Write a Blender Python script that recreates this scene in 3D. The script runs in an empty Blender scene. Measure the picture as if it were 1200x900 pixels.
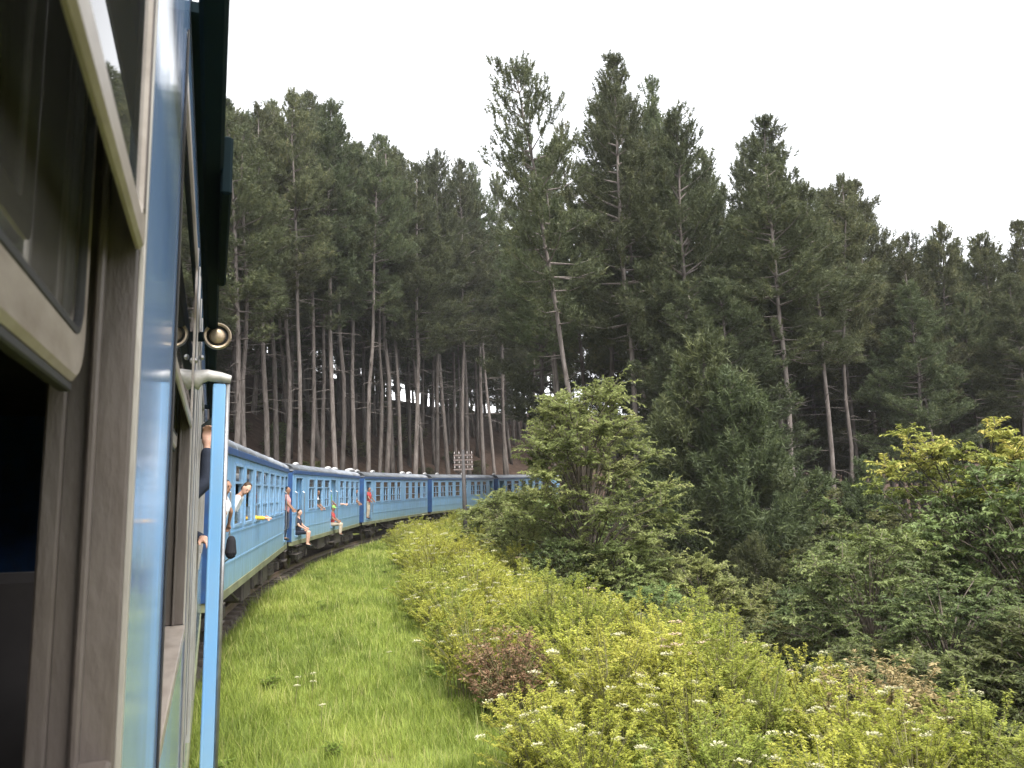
import bpy, math, random
import numpy as np
from mathutils import Vector, Matrix
PI = math.pi
scn = bpy.context.scene
COL = scn.collection

# ------------------------------------------------------------------ camera, sky, sun, exposure
CAM_Z = 2.6
PITCH, ROLL = 0.1306, 0.0412
cam = bpy.data.cameras.new('camera'); cam_o = bpy.data.objects.new('camera', cam); COL.objects.link(cam_o)
cam.sensor_width = 36.0; cam.lens = 27.6; cam.clip_start = 0.02; cam.clip_end = 3000
cam_o.matrix_world = Matrix.Translation((0, 0, CAM_Z)) @ Matrix.Rotation(PI/2 + PITCH, 4, 'X') @ Matrix.Rotation(-ROLL, 4, 'Z')
cam.dof.use_dof = True; cam.dof.focus_distance = 30.0; cam.dof.aperture_fstop = 9.0
scn.camera = cam_o

SUN_EL, SUN_AZ = math.radians(58), math.radians(150)      # azimuth from +Y towards +X
w = bpy.data.worlds.new('World'); scn.world = w; w.use_nodes = True
nt = w.node_tree; nt.nodes.clear()
sky = nt.nodes.new('ShaderNodeTexSky'); sky.sky_type = 'NISHITA'; sky.sun_disc = False
sky.sun_elevation = SUN_EL; sky.sun_rotation = SUN_AZ; sky.altitude = 1500; sky.air_density = 1.0; sky.dust_density = 4.0
hsv = nt.nodes.new('ShaderNodeHueSaturation'); hsv.inputs['Saturation'].default_value = 0.10
bg = nt.nodes.new('ShaderNodeBackground'); bg.inputs['Strength'].default_value = 0.15
wo = nt.nodes.new('ShaderNodeOutputWorld')
nt.links.new(sky.outputs[0], hsv.inputs['Color']); nt.links.new(hsv.outputs[0], bg.inputs['Color']); nt.links.new(bg.outputs[0], wo.inputs['Surface'])
sun = bpy.data.lights.new('sun', 'SUN'); sun.energy = 1.5; sun.angle = math.radians(25); sun.color = (1.0, 0.96, 0.90)
sun_o = bpy.data.objects.new('sun', sun); COL.objects.link(sun_o)
sd = Vector((math.sin(SUN_AZ)*math.cos(SUN_EL), math.cos(SUN_AZ)*math.cos(SUN_EL), math.sin(SUN_EL)))
sun_o.rotation_euler = sd.to_track_quat('Z', 'Y').to_euler(); sun_o.location = (0, 0, 60)
scn.view_settings.view_transform = 'Standard'; scn.view_settings.look = 'None'
scn.view_settings.exposure = 2.12; scn.view_settings.gamma = 1.0
scn.render.engine = 'CYCLES'
cy = scn.cycles
cy.max_bounces = 6; cy.diffuse_bounces = 3; cy.glossy_bounces = 3; cy.transmission_bounces = 4; cy.transparent_max_bounces = 8
cy.use_denoising = True
try: cy.denoiser = 'OPENIMAGEDENOISE'
except Exception: pass

# ------------------------------------------------------------------ helpers
class MB:
    """collects faces of one mesh"""
    def __init__(self): self.v = []; self.f = []
    def quad(self, a, b, c, d):
        n = len(self.v); self.v += [tuple(a), tuple(b), tuple(c), tuple(d)]; self.f.append((n, n+1, n+2, n+3)); return self
    def box(self, x0, x1, y0, y1, z0, z1, bev=0.0):
        if bev > 0:
            b = bev; n = len(self.v)
            P = []
            for zz, ins in ((z0, b), (z0+b, 0), (z1-b, 0), (z1, b)):
                xa, xb, ya, yb = x0+ins, x1-ins, y0+ins, y1-ins
                c = b if ins == 0 else b*0.5
                P += [(xa+c, ya, zz), (xb-c, ya, zz), (xb, ya+c, zz), (xb, yb-c, zz), (xb-c, yb, zz), (xa+c, yb, zz), (xa, yb-c, zz), (xa, ya+c, zz)]
            self.v += P
            for r in range(3):
                for i in range(8):
                    j = (i+1) % 8
                    self.f.append((n+r*8+i, n+r*8+j, n+r*8+8+j, n+r*8+8+i))
            self.f.append(tuple(n+7-i for i in range(8))); self.f.append(tuple(n+24+i for i in range(8)))
            return self
        n = len(self.v)
        self.v += [(x0,y0,z0),(x1,y0,z0),(x1,y1,z0),(x0,y1,z0),(x0,y0,z1),(x1,y0,z1),(x1,y1,z1),(x0,y1,z1)]
        for q in ((3,2,1,0),(4,5,6,7),(0,1,5,4),(1,2,6,5),(2,3,7,6),(3,0,4,7)): self.f.append(tuple(n+i for i in q))
        return self
    def path(self, pts, rad, n=8, caps=True, flat=1.0):
        pts = [Vector(p) for p in pts]
        if not hasattr(rad, '__len__'): rad = [rad]*len(pts)
        base = len(self.v); up = None
        for i, p in enumerate(pts):
            t = (pts[min(i+1, len(pts)-1)] - pts[max(i-1, 0)])
            t = t.normalized() if t.length > 1e-9 else Vector((0,0,1))
            if up is None:
                up = Vector((0,0,1)) if abs(t.z) < 0.9 else Vector((1,0,0))
            a = t.cross(up).normalized(); b = a.cross(t).normalized(); up = b
            for k in range(n):
                an = 2*PI*k/n
                self.v.append(tuple(p + a*(math.cos(an)*rad[i]) + b*(math.sin(an)*rad[i]*flat)))
        for i in range(len(pts)-1):
            for k in range(n):
                j = (k+1) % n
                self.f.append((base+i*n+k, base+i*n+j, base+(i+1)*n+j, base+(i+1)*n+k))
        if caps:
            self.f.append(tuple(base+n-1-k for k in range(n))); m = base+(len(pts)-1)*n
            self.f.append(tuple(m+k for k in range(n)))
        return self
    def ell(self, c, r, n=12, m=8, rot=None):
        base = len(self.v); c = Vector(c)
        for i in range(m+1):
            ph = PI*i/m
            for k in range(n):
                an = 2*PI*k/n
                q = Vector((r[0]*math.sin(ph)*math.cos(an), r[1]*math.sin(ph)*math.sin(an), r[2]*math.cos(ph)))
                if rot is not None: q = rot @ q
                self.v.append(tuple(c+q))
        for i in range(m):
            for k in range(n):
                j = (k+1) % n
                self.f.append((base+i*n+k, base+(i+1)*n+k, base+(i+1)*n+j, base+i*n+j))
        return self
    def cap(self, p0, p1, r0, r1, n=10):
        """capsule with two radii"""
        p0 = Vector(p0); p1 = Vector(p1); d = (p1-p0).normalized()
        self.path([p0-d*r0*0.98, p0-d*r0*0.7, p0, p1, p1+d*r1*0.7, p1+d*r1*0.98], [r0*0.2, r0*0.7, r0, r1, r1*0.7, r1*0.2], n)
        return self
    def lathe(self, prof, origin, axis, n=20):
        """prof: list of (distance along axis, radius)"""
        o = Vector(origin); a = Vector(axis).normalized()
        return self.path([o+a*d for d, r in prof], [max(r, 1e-4) for d, r in prof], n)
    def mesh(self, name, smooth=False):
        me = bpy.data.meshes.new(name); me.from_pydata(self.v, [], self.f); me.update()
        if smooth: me.shade_smooth()
        return me
    def build(self, name, m, parent=None, smooth=False):
        return link(name, self.mesh(name, smooth), m, parent)

def link(name, me, m=None, parent=None):
    o = bpy.data.objects.new(name, me); COL.objects.link(o)
    if m is not None and not me.materials: me.materials.append(m)
    if parent is not None: o.parent = parent
    return o
def tag(o, label=None, cat=None, group=None, kind=None):
    if label: o['label'] = label
    if cat: o['category'] = cat
    if group: o['group'] = group
    if kind: o['kind'] = kind
    return o
def empty(name, loc=(0,0,0), rot=(0,0,0), parent=None):
    o = bpy.data.objects.new(name, None); COL.objects.link(o); o.location = loc; o.rotation_euler = rot
    if parent is not None: o.parent = parent
    return o
def np_mesh(name, V, F, attr=None, smooth=False):
    V = np.ascontiguousarray(V, dtype=np.float32); F = np.ascontiguousarray(F, dtype=np.int32)
    me = bpy.data.meshes.new(name); k = F.shape[1]
    me.vertices.add(len(V)); me.vertices.foreach_set('co', V.ravel())
    me.loops.add(F.size); me.loops.foreach_set('vertex_index', F.ravel())
    me.polygons.add(len(F)); me.polygons.foreach_set('loop_start', np.arange(0, F.size, k, dtype=np.int32))
    try: me.polygons.foreach_set('loop_total', np.full(len(F), k, dtype=np.int32))
    except Exception: pass
    for nm, arr in (attr or {}).items():
        a = me.attributes.new(nm, 'FLOAT', 'POINT'); a.data.foreach_set('value', np.ascontiguousarray(arr, dtype=np.float32))
    me.update(calc_edges=True); me.validate()
    if smooth: me.shade_smooth()
    return me

# ------------------------------------------------------------------ materials
def new_mat(name):
    m = bpy.data.materials.new(name); m.use_nodes = True; t = m.node_tree
    return m, t, t.nodes['Principled BSDF'], t.nodes['Material Output']
def ramp(t, stops):
    r = t.nodes.new('ShaderNodeValToRGB'); e = r.color_ramp.elements
    while len(e) < len(stops): e.new(0.5)
    for i, (p, c) in enumerate(stops): e[i].position = p; e[i].color = (*c, 1)
    return r
def noise(t, scale, detail=4, coord='Object', rough=0.55, stretch=None):
    tc = t.nodes.new('ShaderNodeTexCoord'); n = t.nodes.new('ShaderNodeTexNoise')
    n.inputs['Scale'].default_value = scale; n.inputs['Detail'].default_value = detail; n.inputs['Roughness'].default_value = rough
    src = tc.outputs[coord]
    if stretch:
        mp = t.nodes.new('ShaderNodeMapping'); mp.inputs['Scale'].default_value = stretch
        t.links.new(src, mp.inputs['Vector']); src = mp.outputs[0]
    t.links.new(src, n.inputs['Vector']); return n
def mix_col(t, fac, a, b, blend='MIX'):
    m = t.nodes.new('ShaderNodeMix'); m.data_type = 'RGBA'; m.blend_type = blend
    for s, v in ((0, fac), (6, a), (7, b)):
        if hasattr(v, 'links'): t.links.new(v, m.inputs[s])
        elif s == 0: m.inputs[0].default_value = v
        else: m.inputs[s].default_value = (*v, 1)
    return m.outputs[2]
def bump(t, bs, src, strength=0.2, dist=0.01):
    b = t.nodes.new('ShaderNodeBump'); b.inputs['Strength'].default_value = strength; b.inputs['Distance'].default_value = dist
    t.links.new(src, b.inputs['Height']); t.links.new(b.outputs[0], bs.inputs['Normal'])
def surf(name, col, rough=0.5, metal=0.0, dirt=None, dirt_amt=0.4, scale=3.0, stretch=None, bmp=0.0, spec=0.5, var=0.25):
    m, t, bs, out = new_mat(name)
    n1 = noise(t, scale, 5, stretch=stretch)
    c2 = tuple(min(1, c*(1+var)) for c in col); c1 = tuple(c*(1-var) for c in col)
    r = ramp(t, [(0.3, c1), (0.7, c2)]); t.links.new(n1.outputs['Fac'], r.inputs['Fac'])
    c = r.outputs[0]
    if dirt:
        n2 = noise(t, scale*1.7, 7, rough=0.65, stretch=stretch)
        r2 = ramp(t, [(0.45, (0,0,0)), (0.75, (dirt_amt,)*3)]); t.links.new(n2.outputs['Fac'], r2.inputs['Fac'])
        c = mix_col(t, r2.outputs[0], c, dirt)
    t.links.new(c, bs.inputs['Base Color'])
    bs.inputs['Roughness'].default_value = rough; bs.inputs['Metallic'].default_value = metal; bs.inputs['Specular IOR Level'].default_value = spec
    if bmp:
        n3 = noise(t, scale*8, 5, stretch=stretch); bump(t, bs, n3.outputs['Fac'], bmp)
    return m
def leaf_mat(name, stops, trans=0.3, rough=0.55, objvar=0.25, hue=0.03, spec=0.25):
    m, t, bs, out = new_mat(name)
    a = t.nodes.new('ShaderNodeAttribute'); a.attribute_name = 'rnd'
    oi = t.nodes.new('ShaderNodeObjectInfo')
    r = ramp(t, stops); t.links.new(a.outputs['Fac'], r.inputs['Fac'])
    h = t.nodes.new('ShaderNodeHueSaturation')
    mr = t.nodes.new('ShaderNodeMapRange'); mr.inputs[3].default_value = 1-objvar; mr.inputs[4].default_value = 1+objvar
    t.links.new(oi.outputs['Random'], mr.inputs[0]); t.links.new(mr.outputs[0], h.inputs['Value'])
    mr2 = t.nodes.new('ShaderNodeMapRange'); mr2.inputs[3].default_value = 0.5-hue; mr2.inputs[4].default_value = 0.5+hue
    ml = t.nodes.new('ShaderNodeMath'); ml.operation = 'FRACT'; mm = t.nodes.new('ShaderNodeMath'); mm.operation = 'MULTIPLY'; mm.inputs[1].default_value = 7.31
    t.links.new(oi.outputs['Random'], mm.inputs[0]); t.links.new(mm.outputs[0], ml.inputs[0]); t.links.new(ml.outputs[0], mr2.inputs[0]); t.links.new(mr2.outputs[0], h.inputs['Hue'])
    t.links.new(r.outputs[0], h.inputs['Color'])
    t.links.new(h.outputs[0], bs.inputs['Base Color']); bs.inputs['Roughness'].default_value = rough; bs.inputs['Specular IOR Level'].default_value = spec
    tr = t.nodes.new('ShaderNodeBsdfTranslucent'); t.links.new(h.outputs[0], tr.inputs['Color'])
    mx = t.nodes.new('ShaderNodeMixShader'); mx.inputs[0].default_value = trans
    t.links.new(bs.outputs[0], mx.inputs[1]); t.links.new(tr.outputs[0], mx.inputs[2]); t.links.new(mx.outputs[0], out.inputs['Surface'])
    return m
def glass_mat(name, tint=(0.75,0.78,0.75), rough=0.03, base=0.35):
    m, t, bs, out = new_mat(name)
    t.nodes.remove(bs)
    tr = t.nodes.new('ShaderNodeBsdfTransparent'); tr.inputs[0].default_value = (*tint, 1)
    gl = t.nodes.new('ShaderNodeBsdfGlossy'); gl.inputs['Roughness'].default_value = rough; gl.inputs['Color'].default_value = (0.9,0.9,0.9,1)
    fr = t.nodes.new('ShaderNodeFresnel'); fr.inputs['IOR'].default_value = 1.5
    ad = t.nodes.new('ShaderNodeMath'); ad.operation = 'ADD'; ad.inputs[1].default_value = base*0.1; ad.use_clamp = True
    dif = t.nodes.new('ShaderNodeBsdfDiffuse'); dn = noise(t, 6, 5)
    dr = ramp(t, [(0.3, (0.16,0.15,0.13)), (0.7, (0.24,0.23,0.20))]); t.links.new(dn.outputs['Fac'], dr.inputs['Fac']); t.links.new(dr.outputs[0], dif.inputs['Color'])
    m0 = t.nodes.new('ShaderNodeMixShader'); m0.inputs[0].default_value = base
    t.links.new(tr.outputs[0], m0.inputs[1]); t.links.new(dif.outputs[0], m0.inputs[2])
    mx = t.nodes.new('ShaderNodeMixShader')
    t.links.new(fr.outputs[0], ad.inputs[0]); t.links.new(ad.outputs[0], mx.inputs[0]); t.links.new(m0.outputs[0], mx.inputs[1]); t.links.new(gl.outputs[0], mx.inputs[2])
    t.links.new(mx.outputs[0], out.inputs['Surface']); return m

def paint_mat(name, col, dirt, rough=0.3, amt=0.55, low=1.0, bmp=0.12):
    """weathered coach paint: streaks run down, more grime towards the sole bar"""
    m, t, bs, out = new_mat(name)
    n1 = noise(t, 0.7, 4); r = ramp(t, [(0.3, tuple(c*0.86 for c in col)), (0.7, tuple(min(1, c*1.12) for c in col))]); t.links.new(n1.outputs['Fac'], r.inputs['Fac'])
    n2 = noise(t, 2.2, 8, rough=0.7, stretch=(1, 2.4, 0.35))
    r2 = ramp(t, [(0.42, (0,0,0)), (0.8, (amt,)*3)]); t.links.new(n2.outputs['Fac'], r2.inputs['Fac'])
    c = mix_col(t, r2.outputs[0], r.outputs[0], dirt)
    tc = t.nodes.new('ShaderNodeTexCoord'); sx = t.nodes.new('ShaderNodeSeparateXYZ'); t.links.new(tc.outputs['Object'], sx.inputs[0])
    mr = t.nodes.new('ShaderNodeMapRange'); mr.inputs[1].default_value = 1.0; mr.inputs[2].default_value = 1.75; mr.inputs[3].default_value = 0.75*low; mr.inputs[4].default_value = 0.0
    n3 = noise(t, 5, 5, stretch=(1, 1, 0.3)); ad = t.nodes.new('ShaderNodeMath'); ad.operation = 'MULTIPLY'
    t.links.new(sx.outputs[2], mr.inputs[0]); t.links.new(mr.outputs[0], ad.inputs[0]); t.links.new(n3.outputs['Fac'], ad.inputs[1])
    c = mix_col(t, ad.outputs[0], c, (0.20, 0.27, 0.17))
    t.links.new(c, bs.inputs['Base Color'])
    rr = ramp(t, [(0.3, (rough*0.7,)*3), (0.8, (min(1, rough*1.9),)*3)]); t.links.new(n2.outputs['Fac'], rr.inputs['Fac']); t.links.new(rr.outputs[0], bs.inputs['Roughness'])
    if bmp:
        n4 = noise(t, 1.6, 2); bump(t, bs, n4.outputs['Fac'], bmp, 0.02)
    return m

M = {}
M['blue'] = paint_mat('coach_blue', (0.16, 0.345, 0.58), (0.24, 0.30, 0.32), 0.35, 0.75, 1.35)
M['blue_near'] = paint_mat('near_coach_blue', (0.21, 0.34, 0.58), (0.22, 0.25, 0.25), 0.08, 0.6, 1.0, 0.015)
M['navy'] = surf('coach_navy', (0.020, 0.065, 0.18), 0.45, dirt=(0.05,0.06,0.07), dirt_amt=0.5)
M['roof'] = surf('coach_roof', (0.21, 0.23, 0.26), 0.6, dirt=(0.12,0.105,0.095), dirt_amt=0.7, scale=1.2, stretch=(2,0.6,1))
M['roof_vent'] = surf('roof_vent', (0.42, 0.42, 0.42), 0.55, dirt=(0.3,0.28,0.25), dirt_amt=0.5)
M['sole'] = surf('sole_bar', (0.17, 0.18, 0.10), 0.7, dirt=(0.06,0.05,0.04), dirt_amt=0.7, scale=2, stretch=(1,0.6,1))
M['under'] = surf('under_gear', (0.045, 0.038, 0.034), 0.8, dirt=(0.12,0.085,0.06), dirt_amt=0.5, scale=5, bmp=0.4)
M['wheel'] = surf('wheel_steel', (0.10, 0.085, 0.075), 0.6, metal=0.3, dirt=(0.16,0.09,0.05), dirt_amt=0.6, scale=6)
M['frame'] = surf('window_frame_pale', (0.17, 0.31, 0.48), 0.45, dirt=(0.3,0.3,0.28), dirt_amt=0.4, scale=8)
M['alu'] = surf('weathered_aluminium', (0.36, 0.34, 0.31), 0.42, metal=0.35, dirt=(0.17,0.14,0.11), dirt_amt=0.7, scale=7, stretch=(1,1,0.25), bmp=0.15)
M['jamb'] = surf('grimy_jamb', (0.08, 0.066, 0.058), 0.55, metal=0.1, dirt=(0.07,0.055,0.045), dirt_amt=0.8, scale=9, stretch=(1,1,0.3), bmp=0.25)
M['cream'] = surf('cream_sash', (0.29, 0.25, 0.215), 0.38, dirt=(0.13,0.10,0.075), dirt_amt=0.75, scale=9, stretch=(1,0.4,1), bmp=0.08, var=0.1)
M['black_rubber'] = surf('black_rubber', (0.018, 0.017, 0.017), 0.7)
M['white_paint'] = surf('white_paint', (0.42, 0.40, 0.38), 0.4, dirt=(0.4,0.37,0.33), dirt_amt=0.4, scale=20)
M['steel'] = surf('bright_steel', (0.30, 0.30, 0.30), 0.32, metal=0.8, dirt=(0.25,0.22,0.2), dirt_amt=0.4, scale=15)
M['eave'] = surf('dark_green_eave', (0.005, 0.011, 0.014), 0.95, dirt=(0.010,0.014,0.016), dirt_amt=0.4, spec=0.08)
M['brass'] = surf('lamp_brass', (0.32, 0.25, 0.17), 0.4, metal=0.5, dirt=(0.12,0.09,0.06), dirt_amt=0.5, scale=25)
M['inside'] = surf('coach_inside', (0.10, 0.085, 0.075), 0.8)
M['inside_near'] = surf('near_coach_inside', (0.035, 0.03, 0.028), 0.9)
M['seat'] = surf('seat_vinyl', (0.05, 0.07, 0.10), 0.6)
M['glass'] = glass_mat('dusty_glass', base=0.30)
M['glass_near'] = glass_mat('clear_sky_glass', base=0.22, rough=0.015)
M['rail'] = surf('rail_steel', (0.16, 0.11, 0.085), 0.5, metal=0.6)
M['sleeper'] = surf('sleeper_wood', (0.10, 0.08, 0.065), 0.85, bmp=0.5, scale=6)
M['ballast'] = surf('ballast', (0.11, 0.09, 0.075), 0.95, dirt=(0.05,0.04,0.034), dirt_amt=0.9, scale=6, bmp=1.0)
M['pole'] = surf('pole_iron', (0.045, 0.042, 0.042), 0.7, dirt=(0.12,0.08,0.06), dirt_amt=0.4, scale=6)
M['arm_rust'] = surf('cross_arm_paint', (0.15, 0.115, 0.105), 0.7, dirt=(0.12,0.08,0.06), dirt_amt=0.5, scale=6)
M['ceramic'] = surf('insulator_ceramic', (0.36, 0.32, 0.31), 0.3)

def bark_mat(name, a, b, c):
    m, t, bs, out = new_mat(name)
    n1 = noise(t, 2.2, 8, rough=0.7, stretch=(3,3,0.55)); r = ramp(t, [(0.3, a), (0.5, b), (0.72, c)]); t.links.new(n1.outputs['Fac'], r.inputs['Fac'])
    oi = t.nodes.new('ShaderNodeObjectInfo'); mr = t.nodes.new('ShaderNodeMapRange'); mr.inputs[3].default_value = 0.6; mr.inputs[4].default_value = 1.35
    h = t.nodes.new('ShaderNodeHueSaturation'); t.links.new(oi.outputs['Random'], mr.inputs[0]); t.links.new(mr.outputs[0], h.inputs['Value']); t.links.new(r.outputs[0], h.inputs['Color'])
    t.links.new(h.outputs[0], bs.inputs['Base Color']); bs.inputs['Roughness'].default_value = 0.9; bs.inputs['Specular IOR Level'].default_value = 0.1
    bump(t, bs, n1.outputs['Fac'], 0.6, 0.03); return m
M['pine_bark'] = bark_mat('pine_bark', (0.06,0.051,0.045), (0.14,0.12,0.108), (0.225,0.20,0.182))
M['bark'] = bark_mat('broadleaf_bark', (0.06,0.05,0.04), (0.12,0.10,0.08), (0.18,0.155,0.13))
M['needles'] = leaf_mat('pine_needles', [(0.0,(0.050,0.061,0.030)),(0.55,(0.088,0.101,0.047)),(0.9,(0.138,0.143,0.062)),(1.0,(0.165,0.12,0.068))], 0.30, objvar=0.28, hue=0.025)
M['needles_young'] = leaf_mat('young_pine_needles', [(0.0,(0.052,0.066,0.030)),(0.6,(0.096,0.113,0.047)),(1.0,(0.145,0.16,0.064))], 0.3, objvar=0.2)
M['olive_leaf'] = leaf_mat('olive_leaves', [(0.0,(0.12,0.16,0.055)),(0.5,(0.225,0.275,0.095)),(0.85,(0.33,0.375,0.14)),(1.0,(0.42,0.44,0.21))], 0.45, objvar=0.1)
M['gold_leaf'] = leaf_mat('golden_leaves', [(0.0,(0.09,0.125,0.03)),(0.55,(0.20,0.24,0.052)),(0.85,(0.36,0.37,0.085)),(1.0,(0.54,0.46,0.13))], 0.35, objvar=0.05, hue=0.01)
M['dark_leaf'] = leaf_mat('dark_leaves', [(0.0,(0.060,0.076,0.028)),(0.6,(0.125,0.147,0.05)),(1.0,(0.215,0.235,0.08))], 0.33, objvar=0.3)
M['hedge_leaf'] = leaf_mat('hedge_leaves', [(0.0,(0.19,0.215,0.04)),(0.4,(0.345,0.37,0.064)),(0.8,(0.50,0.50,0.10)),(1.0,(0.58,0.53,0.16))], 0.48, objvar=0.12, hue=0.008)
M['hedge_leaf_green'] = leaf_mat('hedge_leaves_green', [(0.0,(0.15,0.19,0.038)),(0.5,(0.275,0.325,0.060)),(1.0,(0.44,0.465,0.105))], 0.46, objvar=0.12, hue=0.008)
M['dry_leaf'] = leaf_mat('dry_leaves', [(0.0,(0.14,0.085,0.045)),(0.6,(0.28,0.18,0.10)),(1.0,(0.38,0.28,0.16))], 0.25, objvar=0.12)
M['stem'] = surf('shrub_stem', (0.15, 0.14, 0.06), 0.8, scale=10)
M['blossom'] = leaf_mat('white_blossom', [(0.0,(0.38,0.37,0.20)),(1.0,(0.58,0.55,0.38))], 0.3, objvar=0.08, hue=0.0)
M['pink_blossom'] = leaf_mat('faded_blossom', [(0.0,(0.36,0.27,0.18)),(1.0,(0.62,0.50,0.36))], 0.3, objvar=0.08, hue=0.0)
M['grass'] = leaf_mat('grass_blades', [(0.0,(0.135,0.185,0.036)),(0.45,(0.265,0.335,0.062)),(0.85,(0.40,0.45,0.10)),(1.0,(0.48,0.46,0.18))], 0.48, objvar=0.0, hue=0.0)

# ------------------------------------------------------------------ track geometry (a left-to-right circular curve)
TH0, CLEAR, S_END, LEN, GAP, DTH, CANT = -0.36772, 0.09472, 12.2673, 14.768, 1.3286, 0.164812, 0.024665
HALF = 1.4
h0 = np.array([math.sin(TH0), math.cos(TH0)]); r0 = np.array([h0[1], -h0[0]])
zc = (CAM_Z + HALF*math.sin(CANT))/math.cos(CANT)
FOOT = -r0*(CLEAR + HALF*math.cos(CANT) + zc*math.sin(CANT))          # track centre beside the camera
RAD = (LEN+GAP)/2/math.sin(DTH/2)
OC = FOOT + h0*(S_END-LEN/2) + r0*RAD*math.cos(DTH/2)
PHI0 = math.atan2(-OC[1], -OC[0])
RT = RAD - 0.17
def arc(s, n, z=0.0):
    ph = PHI0 - s/RAD
    return Vector((OC[0]+(RAD-n)*math.cos(ph), OC[1]+(RAD-n)*math.sin(ph), z))
def n_of(x, y): return RAD - np.hypot(x-OC[0], y-OC[1])
def smooth(e0, e1, x):
    t = np.clip((x-e0)/(e1-e0), 0, 1); return t*t*(3-2*t)
def wob(x, y, k=1.0):
    return (np.sin(x*0.31*k+1.3)*np.cos(y*0.27*k-0.4) + 0.5*np.sin(x*0.83*k+y*0.61*k) + 0.25*np.cos(x*1.7*k-y*1.3*k+2))/1.75
def s_of(x, y):
    a = PHI0 - np.arctan2(np.asarray(y, float)-OC[1], np.asarray(x, float)-OC[0])
    return ((a + PI) % (2*PI) - PI)*RAD
def height(x, y):
    x = np.asarray(x, float); y = np.asarray(y, float)
    n = n_of(x, y)
    inner = np.interp(n, [0, 1.0, 1.7, 5.5, 8.0, 11, 15, 20, 27, 36, 48, 60, 97], [-.62, -.50, -.34, -.34, -.45, -1.6, -3.4, -4.2, -3.6, -1.8, 0.2, 0.5, -2])
    hill = np.interp(-n, [0, 2.4, 4, 8, 14, 22, 32, 45, 80, 200, 600], [-.62, -.60, .3, 3.4, 8.6, 15.0, 20.5, 23.0, 20, -10, -60])
    hill = hill*(1 - .26*smooth(80, 110, s_of(x, y))*(hill > 0))
    z = np.where(n >= 0, inner, hill)
    return z + wob(x, y)*0.28*smooth(2.5, 9, np.abs(n)) + wob(x, y, 0.22)*0.9*smooth(9, 25, np.abs(n)) + wob(x, y, 2.3)*0.06*smooth(1.8, 3, np.abs(n))
def ground_z(x, y): return float(height(x, y))

# ground sheet: fine near, coarse far
def axis(lo, hi, fine_lo, fine_hi, step, grow=1.16):
    a = list(np.arange(fine_lo, fine_hi+1e-6, step)); d = step; v = fine_hi
    while v < hi: d *= grow; v += d; a.append(v)
    d = step; v = fine_lo; b = []
    while v > lo: d *= grow; v -= d; b.append(v)
    return np.array(b[::-1]+a)
gx = axis(-500, 500, -22, 26, 0.5); gy = axis(-120, 900, 0, 70, 0.5)
GX, GY = np.meshgrid(gx, gy); GZ = height(GX, GY)
nx, ny = len(gx), len(gy); idx = np.arange(nx*ny).reshape(ny, nx)
F = np.stack([idx[:-1,:-1], idx[:-1,1:], idx[1:,1:], idx[1:,:-1]], -1).reshape(-1, 4)
nn = n_of(GX, GY)
lit = np.where(nn < 0, smooth(2.0, 5.0, -nn), smooth(9.5, 15, nn)); sg_ = s_of(GX, GY); lit = np.where((sg_ < -60) | (sg_ > 110), 1.0, lit)
me = np_mesh('ground', np.stack([GX, GY, GZ], -1).reshape(-1, 3), F, {'litter': lit.ravel()}, True)
m, t, bs, out = new_mat('ground_soil')
a = t.nodes.new('ShaderNodeAttribute'); a.attribute_name = 'litter'
n1 = noise(t, 0.9, 8); g = ramp(t, [(0.3,(0.10,0.13,0.035)),(0.55,(0.17,0.20,0.05)),(0.75,(0.16,0.13,0.07))]); t.links.new(n1.outputs['Fac'], g.inputs['Fac'])
n2 = noise(t, 1.6, 9, rough=0.7); l = ramp(t, [(0.3,(0.030,0.020,0.015)),(0.55,(0.060,0.040,0.030)),(0.75,(0.095,0.066,0.048))]); t.links.new(n2.outputs['Fac'], l.inputs['Fac'])
t.links.new(mix_col(t, a.outputs['Fac'], g.outputs[0], l.outputs[0]), bs.inputs['Base Color']); bs.inputs['Roughness'].default_value = 1.0; bs.inputs['Specular IOR Level'].default_value = 0.05
n3 = noise(t, 7, 6); bump(t, bs, n3.outputs['Fac'], 0.8, 0.08)
M['soil'] = m
tag(link('ground', me, m), kind='structure')

# track bed, rails, sleepers
def sweep(prof, s0, s1, ds, name, mt, parent=None):
    ss = np.arange(s0, s1+1e-6, ds); V = []; k = len(prof)
    for s in ss:
        for (n, z) in prof: V.append(tuple(arc(s, n, z)))
    F = []
    for i in range(len(ss)-1):
        for j in range(k-1): F.append((i*k+j, i*k+j+1, (i+1)*k+j+1, (i+1)*k+j))
    return link(name, np_mesh(name, np.array(V), np.array(F)), mt, parent)
tag(sweep([(-2.5,-.75),(-1.75,-.24),(-0.9,-.2),(.9,-.24),(1.15,-.30),(1.5,-.7)], -12, 112, 0.5, 'track_bed', M['ballast']), kind='structure')
trk = empty('railway_track', (0,0,0)); tag(trk, 'rusty railway track curving under the blue train on dark ballast', 'railway track')
for sg in (-1, 1):
    c = sg*0.87; zt = -0.02*sg
    sweep([(c-.065,zt-.16),(c-.065,zt-.14),(c-.012,zt-.12),(c-.035,zt-.04),(c-.035,zt),(c+.035,zt),(c+.035,zt-.04),(c+.012,zt-.12),(c+.065,zt-.14),(c+.065,zt-.16)], -12, 112, 1.0, 'rail', M['rail'], trk)
sl_me = MB().box(-1.2, 1.2, -.12, .12, -.28, -.165, 0.012).mesh('sleeper'); sl_me.materials.append(M['sleeper'])
for i in range(90):
    s = 1.5+i*0.75; q = arc(s, 0); o = link('sleeper', sl_me, None, trk); o.location = q
    o.rotation_euler = (0, CANT, -(TH0 + (s-(S_END-LEN/2))/RAD))

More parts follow.
